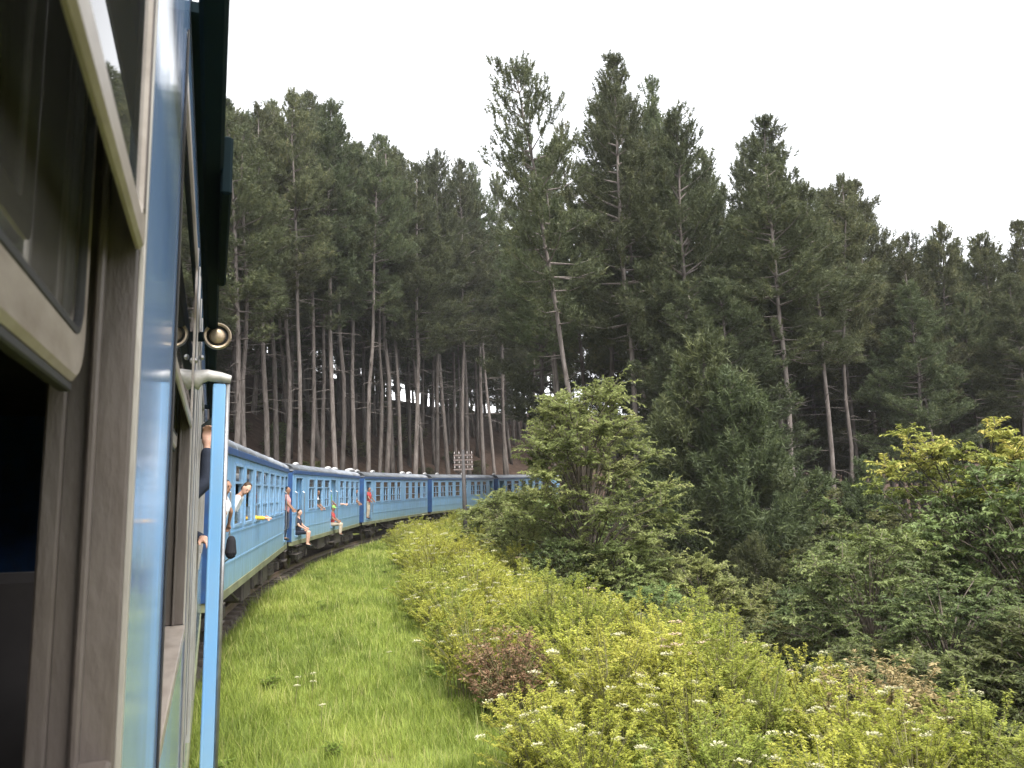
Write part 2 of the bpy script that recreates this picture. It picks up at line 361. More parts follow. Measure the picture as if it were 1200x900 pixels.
# ------------------------------------------------------------------ coaches
def wall(mb, y0, y1, z0, z1, holes, xo, xi):
    ys = sorted({y0, y1, *[v for hh in holes for v in hh[:2]]}); zs = sorted({z0, z1, *[v for hh in holes for v in hh[2:4]]})
    def solid(i, j):
        if i < 0 or j < 0 or i >= len(ys)-1 or j >= len(zs)-1: return False
        a, b = (ys[i]+ys[i+1])/2, (zs[j]+zs[j+1])/2
        return not any(hh[0] < a < hh[1] and hh[2] < b < hh[3] for hh in holes)
    for i in range(len(ys)-1):
        for j in range(len(zs)-1):
            if not solid(i, j): continue
            a, b, c, d = ys[i], ys[i+1], zs[j], zs[j+1]
            mb.quad((xo,a,c),(xo,b,c),(xo,b,d),(xo,a,d)); mb.quad((xi,b,c),(xi,a,c),(xi,a,d),(xi,b,d))
            if not solid(i-1, j): mb.quad((xi,a,c),(xo,a,c),(xo,a,d),(xi,a,d))
            if not solid(i+1, j): mb.quad((xo,b,c),(xi,b,c),(xi,b,d),(xo,b,d))
            if not solid(i, j-1): mb.quad((xi,a,c),(xi,b,c),(xo,b,c),(xo,a,c))
            if not solid(i, j+1): mb.quad((xo,a,d),(xo,b,d),(xi,b,d),(xi,a,d))
EAVE = 3.48
def roof_profile(eave, rise, half, n=14):
    pts = []
    for i in range(n+1):
        a = PI*i/n; c = math.cos(a); s_ = math.sin(a)
        pts.append((half*math.copysign(abs(c)**0.62, c), eave + rise*abs(s_)**0.8))
    return pts
def prism(mb, prof, y0, y1, close=True):
    n = len(prof); b = len(mb.v)
    for y in (y0, y1):
        for x, z in prof: mb.v.append((x, y, z))
    for i in range(n-1): mb.f.append((b+i, b+i+1, b+n+i+1, b+n+i))
    if close:
        mb.f.append(tuple(b+i for i in range(n))); mb.f.append(tuple(b+2*n-1-i for i in range(n)))
        mb.f.append((b+n-1, b, b+n, b+2*n-1))
    return mb
wh_me = None; bg_parts = None
def bogie_meshes():
    W = MB(); W.lathe([(-.09,.40),(-.065,.43),(-.06,.46),(.0,.455),(.06,.45),(.065,.30),(.03,.26),(.03,.12),(.09,.11),(.10,.05)], (0,0,0), (1,0,0), 20)
    me_w = W.mesh('wheel', True); me_w.materials.append(M['wheel'])
    Fm = MB()
    for sx in (-1, 1):
        Fm.box(sx*1.06-.05, sx*1.06+.05, -1.55, 1.55, .52, .68, .015)
        for ya in (-1.1, 1.1):
            Fm.box(sx*1.12-.09, sx*1.12+.09, ya-.14, ya+.14, .32, .56, .02)
            Fm.box(sx*1.1-.03, sx*1.1+.03, ya-.22, ya-.18, .30, .6); Fm.box(sx*1.1-.03, sx*1.1+.03, ya+.18, ya+.22, .30, .6)
        Fm.box(sx*1.1-.06, sx*1.1+.06, -.45, .45, .26, .34, .01)
        for yy in (-.28, 0, .28): Fm.lathe([(0,.09),(.06,.10),(.1,.085),(.16,.10),(.2,.085),(.26,.10),(.3,.09)], (sx*1.08, yy, .34), (0,0,1), 10)
    Fm.box(-1.05, 1.05, -.2, .2, .55, .75, .02); Fm.box(-1.02, 1.02, -1.5, -1.38, .5, .62); Fm.box(-1.02, 1.02, 1.38, 1.5, .5, .62)
    for ya in (-1.1, 1.1): Fm.path([(-1.1, ya, .455), (1.1, ya, .455)], .07, 10)
    me_f = Fm.mesh('bogie'); me_f.materials.append(M['under'])
    return me_w, me_f
ME_WHEEL, ME_BOGIE = bogie_meshes()

def window_meshes(w_, h_, style):
    """frame ring with transoms plus panes; local origin at the opening's lower centre, x=0 is the outer skin"""
    f = MB(); t_ = .05
    f.box(-.07,.018,-w_/2,-w_/2+t_,0,h_); f.box(-.07,.018,w_/2-t_,w_/2,0,h_); f.box(-.066,.022,-w_/2+t_,w_/2-t_,0,t_); f.box(-.066,.022,-w_/2+t_,w_/2-t_,h_-t_,h_)
    f.box(-.055,.008,-w_/2+t_,w_/2-t_,h_*.68,h_*.68+.045)
    f.box(-.055,.004,-.022,.022,t_,h_*.68) if style == 'split' else None
    if style != 'open': f.box(-.05,.002,-w_/2+t_,w_/2-t_,h_*.30,h_*.30+.035)
    mf = f.mesh('frame'); mf.materials.append(M['frame'])
    ps = []
    p = MB().box(-.03,-.024,-w_/2+t_,w_/2-t_,h_*.68+.045,h_-t_).mesh('pane'); p.materials.append(M['glass']); ps.append(p)
    if style == 'split':
        for a, b in ((-w_/2+t_, -.022), (.022, w_/2-t_)):
            p = MB().box(-.034,-.028,a,b,t_,h_*.30).mesh('pane'); p.materials.append(M['glass']); ps.append(p)
        p = MB().box(-.034,-.028,.022,w_/2-t_,h_*.30+.035,h_*.68).mesh('pane'); p.materials.append(M['glass']); ps.append(p)
    elif style == 'shut':
        p = MB().box(-.034,-.028,-w_/2+t_,w_/2-t_,h_*.30+.035,h_*.68).mesh('pane'); p.materials.append(M['glass']); ps.append(p)
        p = MB().box(-.034,-.028,-w_/2+t_,w_/2-t_,t_,h_*.30).mesh('pane'); p.materials.append(M['glass']); ps.append(p)
    else:
        p = MB().box(-.034,-.028,-w_/2+t_,w_/2-t_,t_,h_*.30).mesh('pane'); p.materials.append(M['glass']); ps.append(p)
    return mf, ps
WIN_CACHE = {}
def coach(k, label, windows, doors, ac_vents, split=True):
    """k=1 is the coach ahead of the camera's own"""
    C = FOOT + h0*(S_END+GAP/2); th = TH0
    for i in range(1, k+1):
        th = TH0 + DTH*i
        hh = np.array([math.sin(th), math.cos(th)])
        if i == k: break
        C = C + hh*(LEN+GAP)
    ctr = C + hh*(LEN+GAP)/2
    root = empty('railway_coach', (ctr[0], ctr[1], 0), (0, CANT, -th)); tag(root, label, 'coach', 'blue coaches of the train')
    y0, y1 = -LEN/2, LEN/2
    zb, dz0 = 1.05, 1.22
    rng = random.Random(100+k)
    holes = [(a, b, 2.1, 3.3) for a, b in windows] + [(a, b, dz0, 3.28) for a, b in doors]
    b = MB(); wall(b, y0, y1, zb, EAVE, holes, HALF, HALF-.09); body = b.build('side_wall', M['blue'], root); b = MB()
    lw = [(y0+1.6+i*1.62, y0+2.75+i*1.62, 2.1, 3.3) for i in range(7)]
    wall(b, y0, y1, zb, EAVE, lw, -HALF, -HALF+.09)
    b.build('side_wall', M['blue'], root)
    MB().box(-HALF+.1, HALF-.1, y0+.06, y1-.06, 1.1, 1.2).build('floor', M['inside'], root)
    # seats and partitions inside
    for i in range(7):
        yy = y0+2.1+i*1.62
        for sx in (-1, 1):
            f = MB(); f.box(min(sx*.35,sx*1.2), max(sx*.35,sx*1.2), yy-.06, yy+.06, 1.3, 2.35, .02); f.box(min(sx*.35,sx*1.2), max(sx*.35,sx*1.2), yy-.5, yy+.5, 1.55, 1.68, .02); f.build('seat', M['inside'], root)
    for ye, yi in ((y0-.02, y0+.05), (y1+.02, y1-.05)):
        a, c = min(ye, yi), max(ye, yi); e = MB()
        e.box(-HALF+.012, -.5, a, c, zb, EAVE); e.box(.5, HALF-.012, a, c, zb, EAVE); e.box(-.5, .5, a, c, 3.2, EAVE); e.box(-.5, .5, a, c, zb, 1.2)
        for xx in (-.9, .9): e.box(xx-.03, xx+.03, min(ye, ye+math.copysign(.03, ye)), max(ye, ye+math.copysign(.03, ye)), zb, 3.35)
        e.build('end_wall', M['navy'], root)
    for s_ in (-1, 1):
        g = MB()
        for q in range(6):
            ya = s_*(LEN/2+.03+q*.1); g.box(-.52-.03*(q%2), .52+.03*(q%2), min(ya, ya+s_*.1), max(ya, ya+s_*.1), 1.2, 3.2)
        g.build('gangway', M['black_rubber'], root)
    r = MB(); prism(r, roof_profile(EAVE+.05, .33, HALF+.03), y0-.05, y1+.05)
    rf = r.build('roof', M['roof'], root, True)
    for q in range(9):
        yy = y0+.9+q*(LEN-1.8)/8; prism(MB(), roof_profile(EAVE+.052, .338, HALF+.034), yy-.025, yy+.025).build('roof_rib', M['roof'], rf)
    for sx in (-1, 1): MB().box(min(sx*(HALF-.02), sx*(HALF+.045)), max(sx*(HALF-.02), sx*(HALF+.045)), y0-.03, y1+.03, EAVE-.06, EAVE+.07, .01).build('cantrail', M['navy'], root)
    for sx in (-1, 1): MB().box(min(sx*(HALF-.12), sx*(HALF+.012)), max(sx*(HALF-.12), sx*(HALF+.012)), y0, y1, .90, 1.06, .01).build('sole_bar', M['sole'], root)
    for zz in (2.02, 1.5): 
        segs = []; cur = y0
        for a, b2 in sorted(doors): segs.append((cur, a-.06)); cur = b2+.06
        segs.append((cur, y1))
        for a, b2 in segs: MB().box(HALF-.005, HALF+.012, a, b2, zz-.018, zz+.018).build('beading', M['blue'], body)
    for i, (a, b2) in enumerate(windows):
        w_ = round(b2-a, 2); st = rng.choice(['split', 'split', 'open', 'shut']) if split else rng.choice(['open', 'open', 'shut'])
        if k == 1 and i < 2: st = 'open'
        if (w_, st) not in WIN_CACHE: WIN_CACHE[(w_, st)] = window_meshes(w_, 1.2, st)
        mf, ps = WIN_CACHE[(w_, st)]
        wn = link('window', mf, None, root); wn.location = (HALF, (a+b2)/2, 2.1)
        for p in ps: link('pane', p, None, wn)
    for a, b2 in doors:
        fr = MB(); fr.box(HALF-.08, HALF+.015, a-.05, a, dz0, 3.33); fr.box(HALF-.08, HALF+.015, b2, b2+.05, dz0, 3.33); fr.box(HALF-.08, HALF+.016, a, b2, 3.28, 3.33); fr.box(HALF-.3, HALF+.03, a, b2, dz0-.05, dz0+.012)
        d = fr.build('door_frame', M['frame'], root)
        MB().box(HALF-.85, HALF-.1, b2+.0-.045, b2-.005, dz0+.02, 3.26, .01).build('door_leaf', M['blue'], d)
        for yy in (a-.09, b2+.09): MB().path([(HALF, yy, 1.55), (HALF+.07, yy, 1.6), (HALF+.07, yy, 2.75), (HALF, yy, 2.8)], .016, 6).build('handrail', M['steel'], root)
        for zs in (.55, .85):
            st = MB(); st.box(HALF-.18, HALF+.06, a+.05, b2-.05, zs, zs+.035, .008); st.box(HALF-.1, HALF-.07, a+.05, a+.08, zs+.03, 1.06); st.box(HALF-.1, HALF-.07, b2-.08, b2-.05, zs+.03, 1.06)
            st.build('footstep', M['under'], root)
    un = MB(); un.box(-1.15, 1.15, y0+.1, y1-.1, .93, 1.04)
    un.build('underframe', M['under'], root)
    for (ya, yb, z0_, z1_) in ((-2.4,-1.1,.42,.92), (-.6,.5,.5,.92), (1.2,2.6,.38,.92)):
        eq = MB(); eq.box(.55, 1.28, ya, yb, z0_, z1_, .03); eq.box(.5, 1.29, ya+.1, ya+.14, z0_-.02, .94); eq.box(.5, 1.29, yb-.14, yb-.1, z0_-.02, .94)
        eq.build('equipment_box', M['under'], root)
    tr_ = MB(); tr_.path([(1.2,-4.2,.92),(1.2,-2.6,.5),(1.2,2.8,.5),(1.2,4.2,.92)], .03, 6); tr_.build('truss_rod', M['under'], root)
    for sg in (-1, 1):
        bo = link('bogie', ME_BOGIE, None, root); bo.location = (0, sg*5.1, 0); bo.rotation_euler = (0, 0, -sg*5.1/RAD)
        for sx in (-1, 1):
            for ya in (-1.1, 1.1):
                o = link('wheel', ME_WHEEL, None, bo); o.location = (sx*.87, ya, .455); o.rotation_euler = (0, 0, 0 if sx > 0 else PI)
        for sx in (-.85, .85):
            bf = MB(); bf.lathe([(0,.07),(.32,.07),(.33,.10),(.36,.10),(.48,.10),(.5,.22),(.54,.21),(.55,.02)], (sx, sg*(LEN/2-.02), 1.0), (0, sg, 0), 16); bf.build('buffer', M['under'], root, True)
    for yy, xx, sz in ac_vents:
        v = MB()
        v.path([(xx, yy-.42*sz, 3.86), (xx, yy-.3*sz, 3.93), (xx, yy, 3.96), (xx, yy+.3*sz, 3.93), (xx, yy+.42*sz, 3.86)], [.03, .11*sz, .14*sz, .11*sz, .03], 10, flat=.5); v.box(xx-.06, xx+.06, yy-.1, yy+.1, 3.74, 3.92)
        v.build('roof_vent', M['roof_vent'], root, True)
    bpy.context.view_layer.update()
    return root
V2 = [(-6.4,.25,1.0),(-1.5,.25,.8),(3.5,.3,.8),(6.3,.2,1.3)]
V3 = [(-6.6,.3,1.4),(-4.2,-.1,.9),(-2.4,.3,.8),(4.6,.25,1.1),(6.6,.2,1.2)]
coach2 = coach(1, 'sky blue coach coupled next after the camera coach, arm with yellow sleeve hanging out', [(-4.96,-3.82),(-3.42,-2.24),(-1.76,-.6),(-.2,.98),(1.4,2.56),(3.0,4.16),(4.6,5.76)], [(-6.95,-5.95),(6.2,7.1)], V2)
coach3 = coach(2, 'sky blue coach with a rider sitting in its middle doorway', [(-4.89,-3.75),(-3.43,-2.27),(-1.93,-.8),(1.6,2.64),(3.1,4.14),(4.6,5.64),(6.1,7.14)], [(-6.94,-5.95),(-.5,.6)], V3)
coach4 = coach(3, 'sky blue coach with eight windows and a rider standing in the end doorway', [(-5.32,-4.2),(-3.8,-2.7),(-2.27,-1.15),(-.84,.1),(1.2,2.25),(2.8,3.85),(4.4,5.4),(5.9,6.9)], [(-7.05,-6.12)], V3)
coach5 = coach(4, 'sky blue coach standing behind the telegraph pole', [(-7.15,-6.05),(-5.7,-4.6),(-4.15,-3.04),(-2.55,-1.45),(-.9,.2),(1.1,2.2),(2.65,3.75),(4.2,5.3)], [(6.1,7.0)], [(-6.2,.3,.7),(-3.5,.2,.7),(2.0,.3,.7)])
coach6 = coach(5, 'farthest blue coach half hidden behind the olive green tree', [(-5.6,-4.5),(-4.0,-2.9),(-2.4,-1.3),(-.8,.3),(.8,1.9),(2.4,3.5),(4.0,5.1)], [(-7.1,-6.15)], [(-6.2,.3,.7),(2.0,.3,.7)])

# ------------------------------------------------------------------ the camera's own coach, seen along its side
SC = S_END - LEN/2
near = empty('railway_coach', (FOOT[0]+h0[0]*SC, FOOT[1]+h0[1]*SC, 0), (0, CANT, -TH0))
tag(near, 'glossy blue coach side with opened sash windows, seen along its length beside the lens', 'coach', 'blue coaches of the train')
def S(s): return s - SC
ZT = 3.93
wins = [(-0.75, 1.105), (2.0, 3.82)]
doors_n = [(5.3, 6.3)]
wins_f = [(7.2, 8.6), (9.3, 10.8)]
holes = [(S(a), S(b), 2.06, 3.74) for a, b in wins] + [(S(a), S(b), 1.22, 3.3) for a, b in doors_n] + [(S(a), S(b), 2.06, 3.3) for a, b in wins_f]
b = MB(); wall(b, -LEN/2, LEN/2, 1.05, ZT, holes, HALF, HALF-.085); nb = b.build('side_wall', M['blue_near'], near); b = MB(); wall(b, -LEN/2, LEN/2, 1.05, ZT, [], -HALF, -HALF+.085)
b.build('side_wall', M['blue_near'], near)
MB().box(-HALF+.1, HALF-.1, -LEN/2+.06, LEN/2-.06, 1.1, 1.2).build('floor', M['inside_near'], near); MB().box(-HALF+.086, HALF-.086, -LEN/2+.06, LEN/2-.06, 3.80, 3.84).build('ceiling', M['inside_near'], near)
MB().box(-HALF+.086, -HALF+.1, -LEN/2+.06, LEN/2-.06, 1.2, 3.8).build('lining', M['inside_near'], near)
for ss in (-0.6, 1.3, 3.2):
    f = MB(); f.box(.3, 1.15, S(ss)-.06, S(ss)+.06, 1.3, 2.4, .03); f.box(.3, 1.15, S(ss)-.45, S(ss)+.45, 1.55, 1.7, .03); f.build('seat', M['inside_near'], near)
for ya in (LEN/2-.05, -LEN/2-.02): MB().box(-HALF+.012, HALF-.012, ya, ya+.07, 1.05, ZT).build('end_wall', M['navy'], near)
r = MB(); prism(r, roof_profile(ZT+.012, .2, HALF+.004), -LEN/2-.05, LEN/2+.05); r.build('roof', M['roof'], near, True)
for xa in (HALF-.12, -HALF-.012): MB().box(xa, xa+.132, -LEN/2, LEN/2, .90, 1.05, .01).build('sole_bar', M['sole'], near)
MB().box(-1.15, 1.15, -LEN/2+.1, LEN/2-.1, .93, 1.04).build('underframe', M['under'], near)
for sg in (-1, 1):
    bo = link('bogie', ME_BOGIE, None, near); bo.location = (0, sg*5.1, 0); bo.rotation_euler = (0, 0, -sg*5.1/RAD)
    for sx in (-1, 1):
        for ya in (-1.1, 1.1):
            o = link('wheel', ME_WHEEL, None, bo); o.location = (sx*.87, ya, .455); o.rotation_euler = (0, 0, 0 if sx > 0 else PI)

def rounded_ring(y0, y1, z0, z1, w_, r, x0, x1, wb=None):
    """flat frame with rounded corners in the x plane; wb = width of the bottom rail"""
    wb = wb or w_; mb = MB()
    def loop(ya, yb, za, zb, rr):
        P = []
        for cy_, cz_, a0 in ((yb-rr, za+rr, -90), (yb-rr, zb-rr, 0), (ya+rr, zb-rr, 90), (ya+rr, za+rr, 180)):
            for q in range(7):
                a = math.radians(a0 + 15*q); P.append((cy_+rr*math.cos(a), cz_+rr*math.sin(a)))
        return P
    o = loop(y0, y1, z0, z1, r); i = loop(y0+w_, y1-w_, z0+wb, z1-w_, max(r-.01, .015)); n = len(o); bv = .005
    rings = [[(x0,)+p for p in o], [(x1-bv,)+p for p in o], [(x1, p[0]+(q[0]-p[0])*.12, p[1]+(q[1]-p[1])*.12) for p, q in zip(o, i)], [(x1, p[0]+(q[0]-p[0])*.88, p[1]+(q[1]-p[1])*.88) for p, q in zip(o, i)], [(x1-bv,)+p for p in i], [(x0,)+p for p in i]]
    for R_ in rings: mb.v += R_
    for k in range(6):
        for j in range(n): 
            a, c = k*n, ((k+1) % 6)*n; jj = (j+1) % n
            mb.f.append((a+j, a+jj, c+jj, c+j))
    return mb
for wi, (sa, sb) in enumerate(wins):
    wn = empty('window', (0,0,0), parent=near)
    ya, yb = S(sa), S(sb)
    # channels that the sash runs in, on both jambs, and the sill
    for yy, sg in ((yb, -1), (ya, 1)):
        j = MB()
        def jb(x0, x1, d0, d1): j.box(x0, x1, min(yy+sg*d0, yy+sg*d1), max(yy+sg*d0, yy+sg*d1), 2.10, 3.72, .003)
        jb(HALF-.083, HALF-.004, .0005, .012); jb(HALF-.050, HALF-.040, .012, .034); jb(HALF-.096, HALF-.074, .012, .03)
        j.build('jamb', M['jamb'], wn)
        MB().box(HALF-.004, HALF+.003, min(yy-sg*.012, yy+sg*.006), max(yy-sg*.012, yy+sg*.006), 2.03, 3.80, .001).build('edge_trim', M['alu'], wn)
    MB().box(HALF-.12, HALF+.006, ya+.012, yb-.012, 2.055, 2.10, .004).build('sill', M['cream'], wn)
    if wi == 0: MB().box(HALF-.048, HALF-.006, ya+.014, yb-.0125, 2.30, 2.335, .004).build('stop_rail', M['jamb'], wn)
    # fixed upper light, flush with the skin
    up = rounded_ring(ya+.012, yb-.012, 2.955, 3.735, .06, .025, HALF-.006, HALF+.003, .038).build('upper_frame', M['cream'], wn)
    MB().box(HALF-.004, HALF-.0015, ya+.065, yb-.065, 2.985, 3.68).build('pane', M['glass_near'], up)
    
    for q_ in (.06,): MB().box(HALF-.004, HALF+.004, yb-q_, yb-q_+.02, 3.0, 3.70, .001).build('stile_bead', M['jamb'], up)
    # sliding sash behind it
    zs = 2.775 if wi == 0 else 2.86
    sh = rounded_ring(ya+.03, yb-.035, zs, 3.70, .032, .06, HALF-.078, HALF-.056, .058).build('sash', M['cream'], wn)
    MB().box(HALF-.071, HALF-.066, ya+.06, yb-.065, zs+.055, 3.67).build('pane', M['glass'], sh)
    rubber = rounded_ring(ya+.058, yb-.063, zs+.052, 3.675, .010, .045, HALF-.064, HALF-.055); rubber.build('seal', M['black_rubber'], sh)
    lip = MB().box(HALF-.074, HALF-.060, ya+.09, yb-.09, zs-.012, zs-.001, .002); lip.build('bottom_seal', M['black_rubber'], sh)
# black gasket where the pillar meets the second window
MB().box(HALF+.001, HALF+.006, S(1.972), S(1.994), 2.0, 3.80, .002).build('pillar_gasket', M['black_rubber'], near)
for ss, w_ in ((3.95,.02),(4.12,.03),(4.6,.02),(5.1,.03)): MB().box(HALF+.001, HALF+.009, S(ss), S(ss)+w_*2, 1.3, 3.75, .003).build('cover_strip', M['alu'], near)
for a, b2 in wins_f:
    fr = MB(); ya, yb = S(a), S(b2)
    fr.box(HALF-.08, HALF+.014, ya, ya+.05, 2.06, 3.3); fr.box(HALF-.08, HALF+.014, yb-.05, yb, 2.06, 3.3); fr.box(HALF-.08, HALF+.016, ya+.05, yb-.05, 2.06, 2.11); fr.box(HALF-.08, HALF+.016, ya+.05, yb-.05, 3.25, 3.3)
    o = fr.build('window', M['alu'], near); MB().box(HALF-.05, HALF-.044, ya+.05, yb-.05, 2.6, 3.25).build('pane', M['glass'], o)
for a, b2 in doors_n:
    fr = MB(); ya, yb = S(a), S(b2)
    fr.box(HALF-.08, HALF+.02, ya-.05, ya, 1.22, 3.35); fr.box(HALF-.08, HALF+.02, yb, yb+.05, 1.22, 3.35); fr.box(HALF-.08, HALF+.021, ya, yb, 3.3, 3.35)
    fr.build('door_frame', M['alu'], near)
# dark rain strip under the roof edge and its hanging flap
ev = MB(); ev.box(1.447, 1.496, S(1.22), S(9.6), 3.46, 3.60, .008)
for ss in (4.6, 6.4, 8.2): ev.box(1.40, 1.45, S(ss), S(ss)+.03, 3.52, 3.56)
MB().box(1.402, 1.4465, S(2.06), S(11.8), 3.90, 3.93).build('soffit', M['eave'], near)
eo = ev.build('rain_strip', M['eave'], near)
MB().box(1.489, 1.5175, S(2.02), S(2.95), 3.40, 3.555, .006).build('hanging_flap', M['eave'], eo)
# side lamp
lp = MB(); lp.lathe([(0,.030),(.015,.056),(.04,.058)], (1.496, S(4.05), 3.425), (0,-1,0), 24)
lo = lp.build('side_lamp', M['black_rubber'], near, True)
rg = MB()
for q in range(28):
    a = 2*PI*q/28; b_ = 2*PI*(q+1)/28
    for (r0_, d0, r1_, d1) in ((.064,.02,.065,.046),(.065,.046,.060,.054),(.060,.054,.051,.050),(.051,.050,.050,.036)):
        P4 = [(1.496+r_*math.cos(t_), S(4.05)-d_, 3.425+r_*math.sin(t_)) for r_, d_, t_ in ((r0_,d0,a),(r0_,d0,b_),(r1_,d1,b_),(r1_,d1,a))]
        rg.quad(*P4)
rg.build('lamp_rim', M['brass'], lo, True)
MB().ell((1.496, S(4.05)-.04, 3.425), (.037,.017,.037), 18, 10).build('lens', M['brass'], lo, True)
br = MB(); br.box(1.395, 1.47, S(4.05), S(4.05)+.025, 3.405, 3.445); br.build('bracket', M['eave'], lo)
# outside hand post beside the door with its white arm
PS = 3.86
po = MB(); po.box(1.484, 1.540, S(PS)-.012, S(PS)+.016, 1.12, 3.17, .005); po.box(1.484, 1.494, S(PS)-.022, S(PS)+.03, 1.12, 3.15, .003)
pp = po.build('hand_post', M['blue'], near)
MB().path([(1.549, S(PS), 1.12), (1.549, S(PS), 3.17)], .0105, 10).build('steel_edge', M['steel'], pp, True)
ar = MB(); ar.path([(1.39, S(PS), 3.165), (1.42, S(PS), 3.20), (1.46, S(PS), 3.208), (1.52, S(PS), 3.20), (1.562, S(PS), 3.192)], [.05,.042,.032,.028,.022], 12, flat=.85)
ar.build('support_arm', M['white_paint'], pp, True)
kn = MB()
for xx, zz in ((1.405,3.27),(1.43,3.285)): kn.ell((xx, S(PS)-.03, zz), (.012,.014,.014), 10, 6)
kn.build('bolt', M['steel'], pp, True)
MB().path([(1.40, S(PS), 1.2), (1.51, S(PS), 1.2)], .018, 8).build('support_arm', M['white_paint'], pp, True)

# ------------------------------------------------------------------ foliage builders (numpy)
def unit(v): return v/np.maximum(np.linalg.norm(v, axis=-1, keepdims=True), 1e-9)
def leaf_arrays(P, D, U, ln, wd, fold=0.18, belly=0.45):
    D = unit(D); Sv = unit(np.cross(D, U)); U2 = np.cross(Sv, D)
    ln = np.asarray(ln)[:, None]; wd = np.asarray(wd)[:, None]
    mid = P + D*ln*belly
    V = np.stack([P, mid + Sv*wd/2 + U2*wd*fold, P + D*ln - U2*ln*0.06, mid - Sv*wd/2 + U2*wd*fold], 1)
    n = len(P); F = np.arange(n*4).reshape(n, 4)
    return V.reshape(-1, 3), F
def tri_arrays(P, D, ln, wd, rs):
    D = unit(D); Sv = unit(np.cross(D, rs.normal(size=D.shape)))
    ln = np.asarray(ln)[:, None]; wd = np.asarray(wd)[:, None]
    V = np.stack([P + Sv*wd/2, P - Sv*wd/2, P + D*ln], 1); n = len(P)
    return V.reshape(-1, 3), np.arange(n*3).reshape(n, 3)

def pine_proto(seed, H, crown_from, width, dens=1.0, lean=0.0, sparse=0.0, top_narrow=1.0, rbase=0.165, needles='needles', dead=14):
    rs = np.random.RandomState(seed)
    k = 10; hs = np.linspace(0, 1, k); off = np.cumsum(rs.normal(size=(k, 2))*0.10, 0); off -= off[0]
    off[:, 0] += lean*H*hs**1.2
    pts = [(off[i,0], off[i,1], -0.6+hs[i]*(H+0.6)) for i in range(k)]
    rad = [rbase*(1.35 if i == 0 else 1)*(1-hs[i])**0.75+0.025 for i in range(k)]
    tm = MB(); tm.path(pts, rad, 9)
    P3 = np.array(pts)
    def at(z): return np.array([np.interp(z, P3[:,2], P3[:,0]), np.interp(z, P3[:,2], P3[:,1]), z])
    zc0 = H*crown_from
    for i in range(dead):                                  # bare dead limbs under the crown
        z = rs.uniform(H*0.22, zc0+1); a = rs.uniform(0, 2*PI); l = rs.uniform(.5, 2.2)
        d = np.array([math.cos(a), math.sin(a), rs.uniform(-.35, .25)]); p0 = at(z)
        tm.path([p0, p0+d*l*.5, p0+d*l+np.array([0,0,rs.uniform(-.3,.2)])], [.03,.02,.008], 4, False)
    trunk = tm.mesh('trunk', True)
    lm = MB(); tp, td, tsz = [], [], []
    z = zc0
    while z < H-0.3:
        tt = (z-zc0)/(H-zc0)
        prof = (0.55+0.45*min(1, tt/0.22))*(1-max(0, tt-0.15)/0.85)**(0.75*top_narrow) + 0.06
        nb = rs.randint(3, 6)
        a0 = rs.uniform(0, 2*PI)
        for q in range(nb):
            if rs.rand() < sparse + 0.10: continue
            a = a0 + 2*PI*q/nb + rs.normal()*0.35
            l = width*prof*rs.uniform(0.55, 1.25)
            el = -0.12 + 0.95*tt + rs.normal()*0.16
            p0 = at(z); dh = np.array([math.cos(a), math.sin(a), 0])
            c1 = p0 + dh*l*0.5*math.cos(el) + np.array([0,0,l*0.5*math.sin(el)])
            c2 = p0 + dh*l*math.cos(el*0.6)*0.97 + np.array([0,0,l*(math.sin(el)+0.16)])
            lm.path([p0, c1, c2], [.018+.016*l, .02+.004*l, .008], 4, False)
            nt_ = max(3, int(l*5.0*dens))
            for u in np.linspace(0.36, 1.0, nt_):
                b_ = (1-u)**2*p0 + 2*u*(1-u)*c1 + u*u*c2
                tan = unit(2*(1-u)*(c1-p0) + 2*u*(c2-c1))
                for rep in range(3):
                    side = rs.normal(size=3)*np.array([1,1,.55])
                    sl = rs.uniform(0.04, 0.56)*(0.55+0.45*l/width)
                    o = unit(np.cross(tan, side))*sl
                    tp.append(b_+o); td.append(unit(tan*0.7 + o*0.9 + np.array([0,0,0.55+0.5*tt]))); tsz.append(rs.uniform(.75, 1.2))
        z += rs.uniform(0.45, 0.85)
    for q in range(7):                                     # leader
        tp.append(at(H-.5+q*.09)); td.append(np.array([rs.normal()*.3, rs.normal()*.3, 1.])); tsz.append(1.0)
    tp = np.array(tp); td = unit(np.array(td)); tsz = np.array(tsz); nt2 = len(tp); nn_ = 26
    P = np.repeat(tp, nn_, 0); D = np.repeat(td, nn_, 0); sz = np.repeat(tsz, nn_)
    along = rs.uniform(-.05, .42, nt2*nn_)*sz
    P = P + D*along[:, None]
    ND = unit(D*rs.uniform(.35, 1.0, (nt2*nn_, 1)) + unit(rs.normal(size=(nt2*nn_, 3)))*0.85)
    V, F = tri_arrays(P, ND, rs.uniform(.16, .32, nt2*nn_)*sz, rs.uniform(.036, .065, nt2*nn_), rs)
    tone = np.repeat(np.clip(rs.beta(2, 2.6, nt2), 0, 1), nn_); rnd = np.repeat(np.clip(tone*0.8 + rs.uniform(0, .2, nt2*nn_), 0, 1), 3)
    crown = np_mesh('crown', V, F, {'rnd': rnd})
    limbs = lm.mesh('limbs')
    trunk.materials.append(M['pine_bark']); limbs.materials.append(M['pine_bark']); crown.materials.append(M[needles])
    return dict(H=H, parts=[('trunk', trunk), ('limbs', limbs), ('crown', crown)])

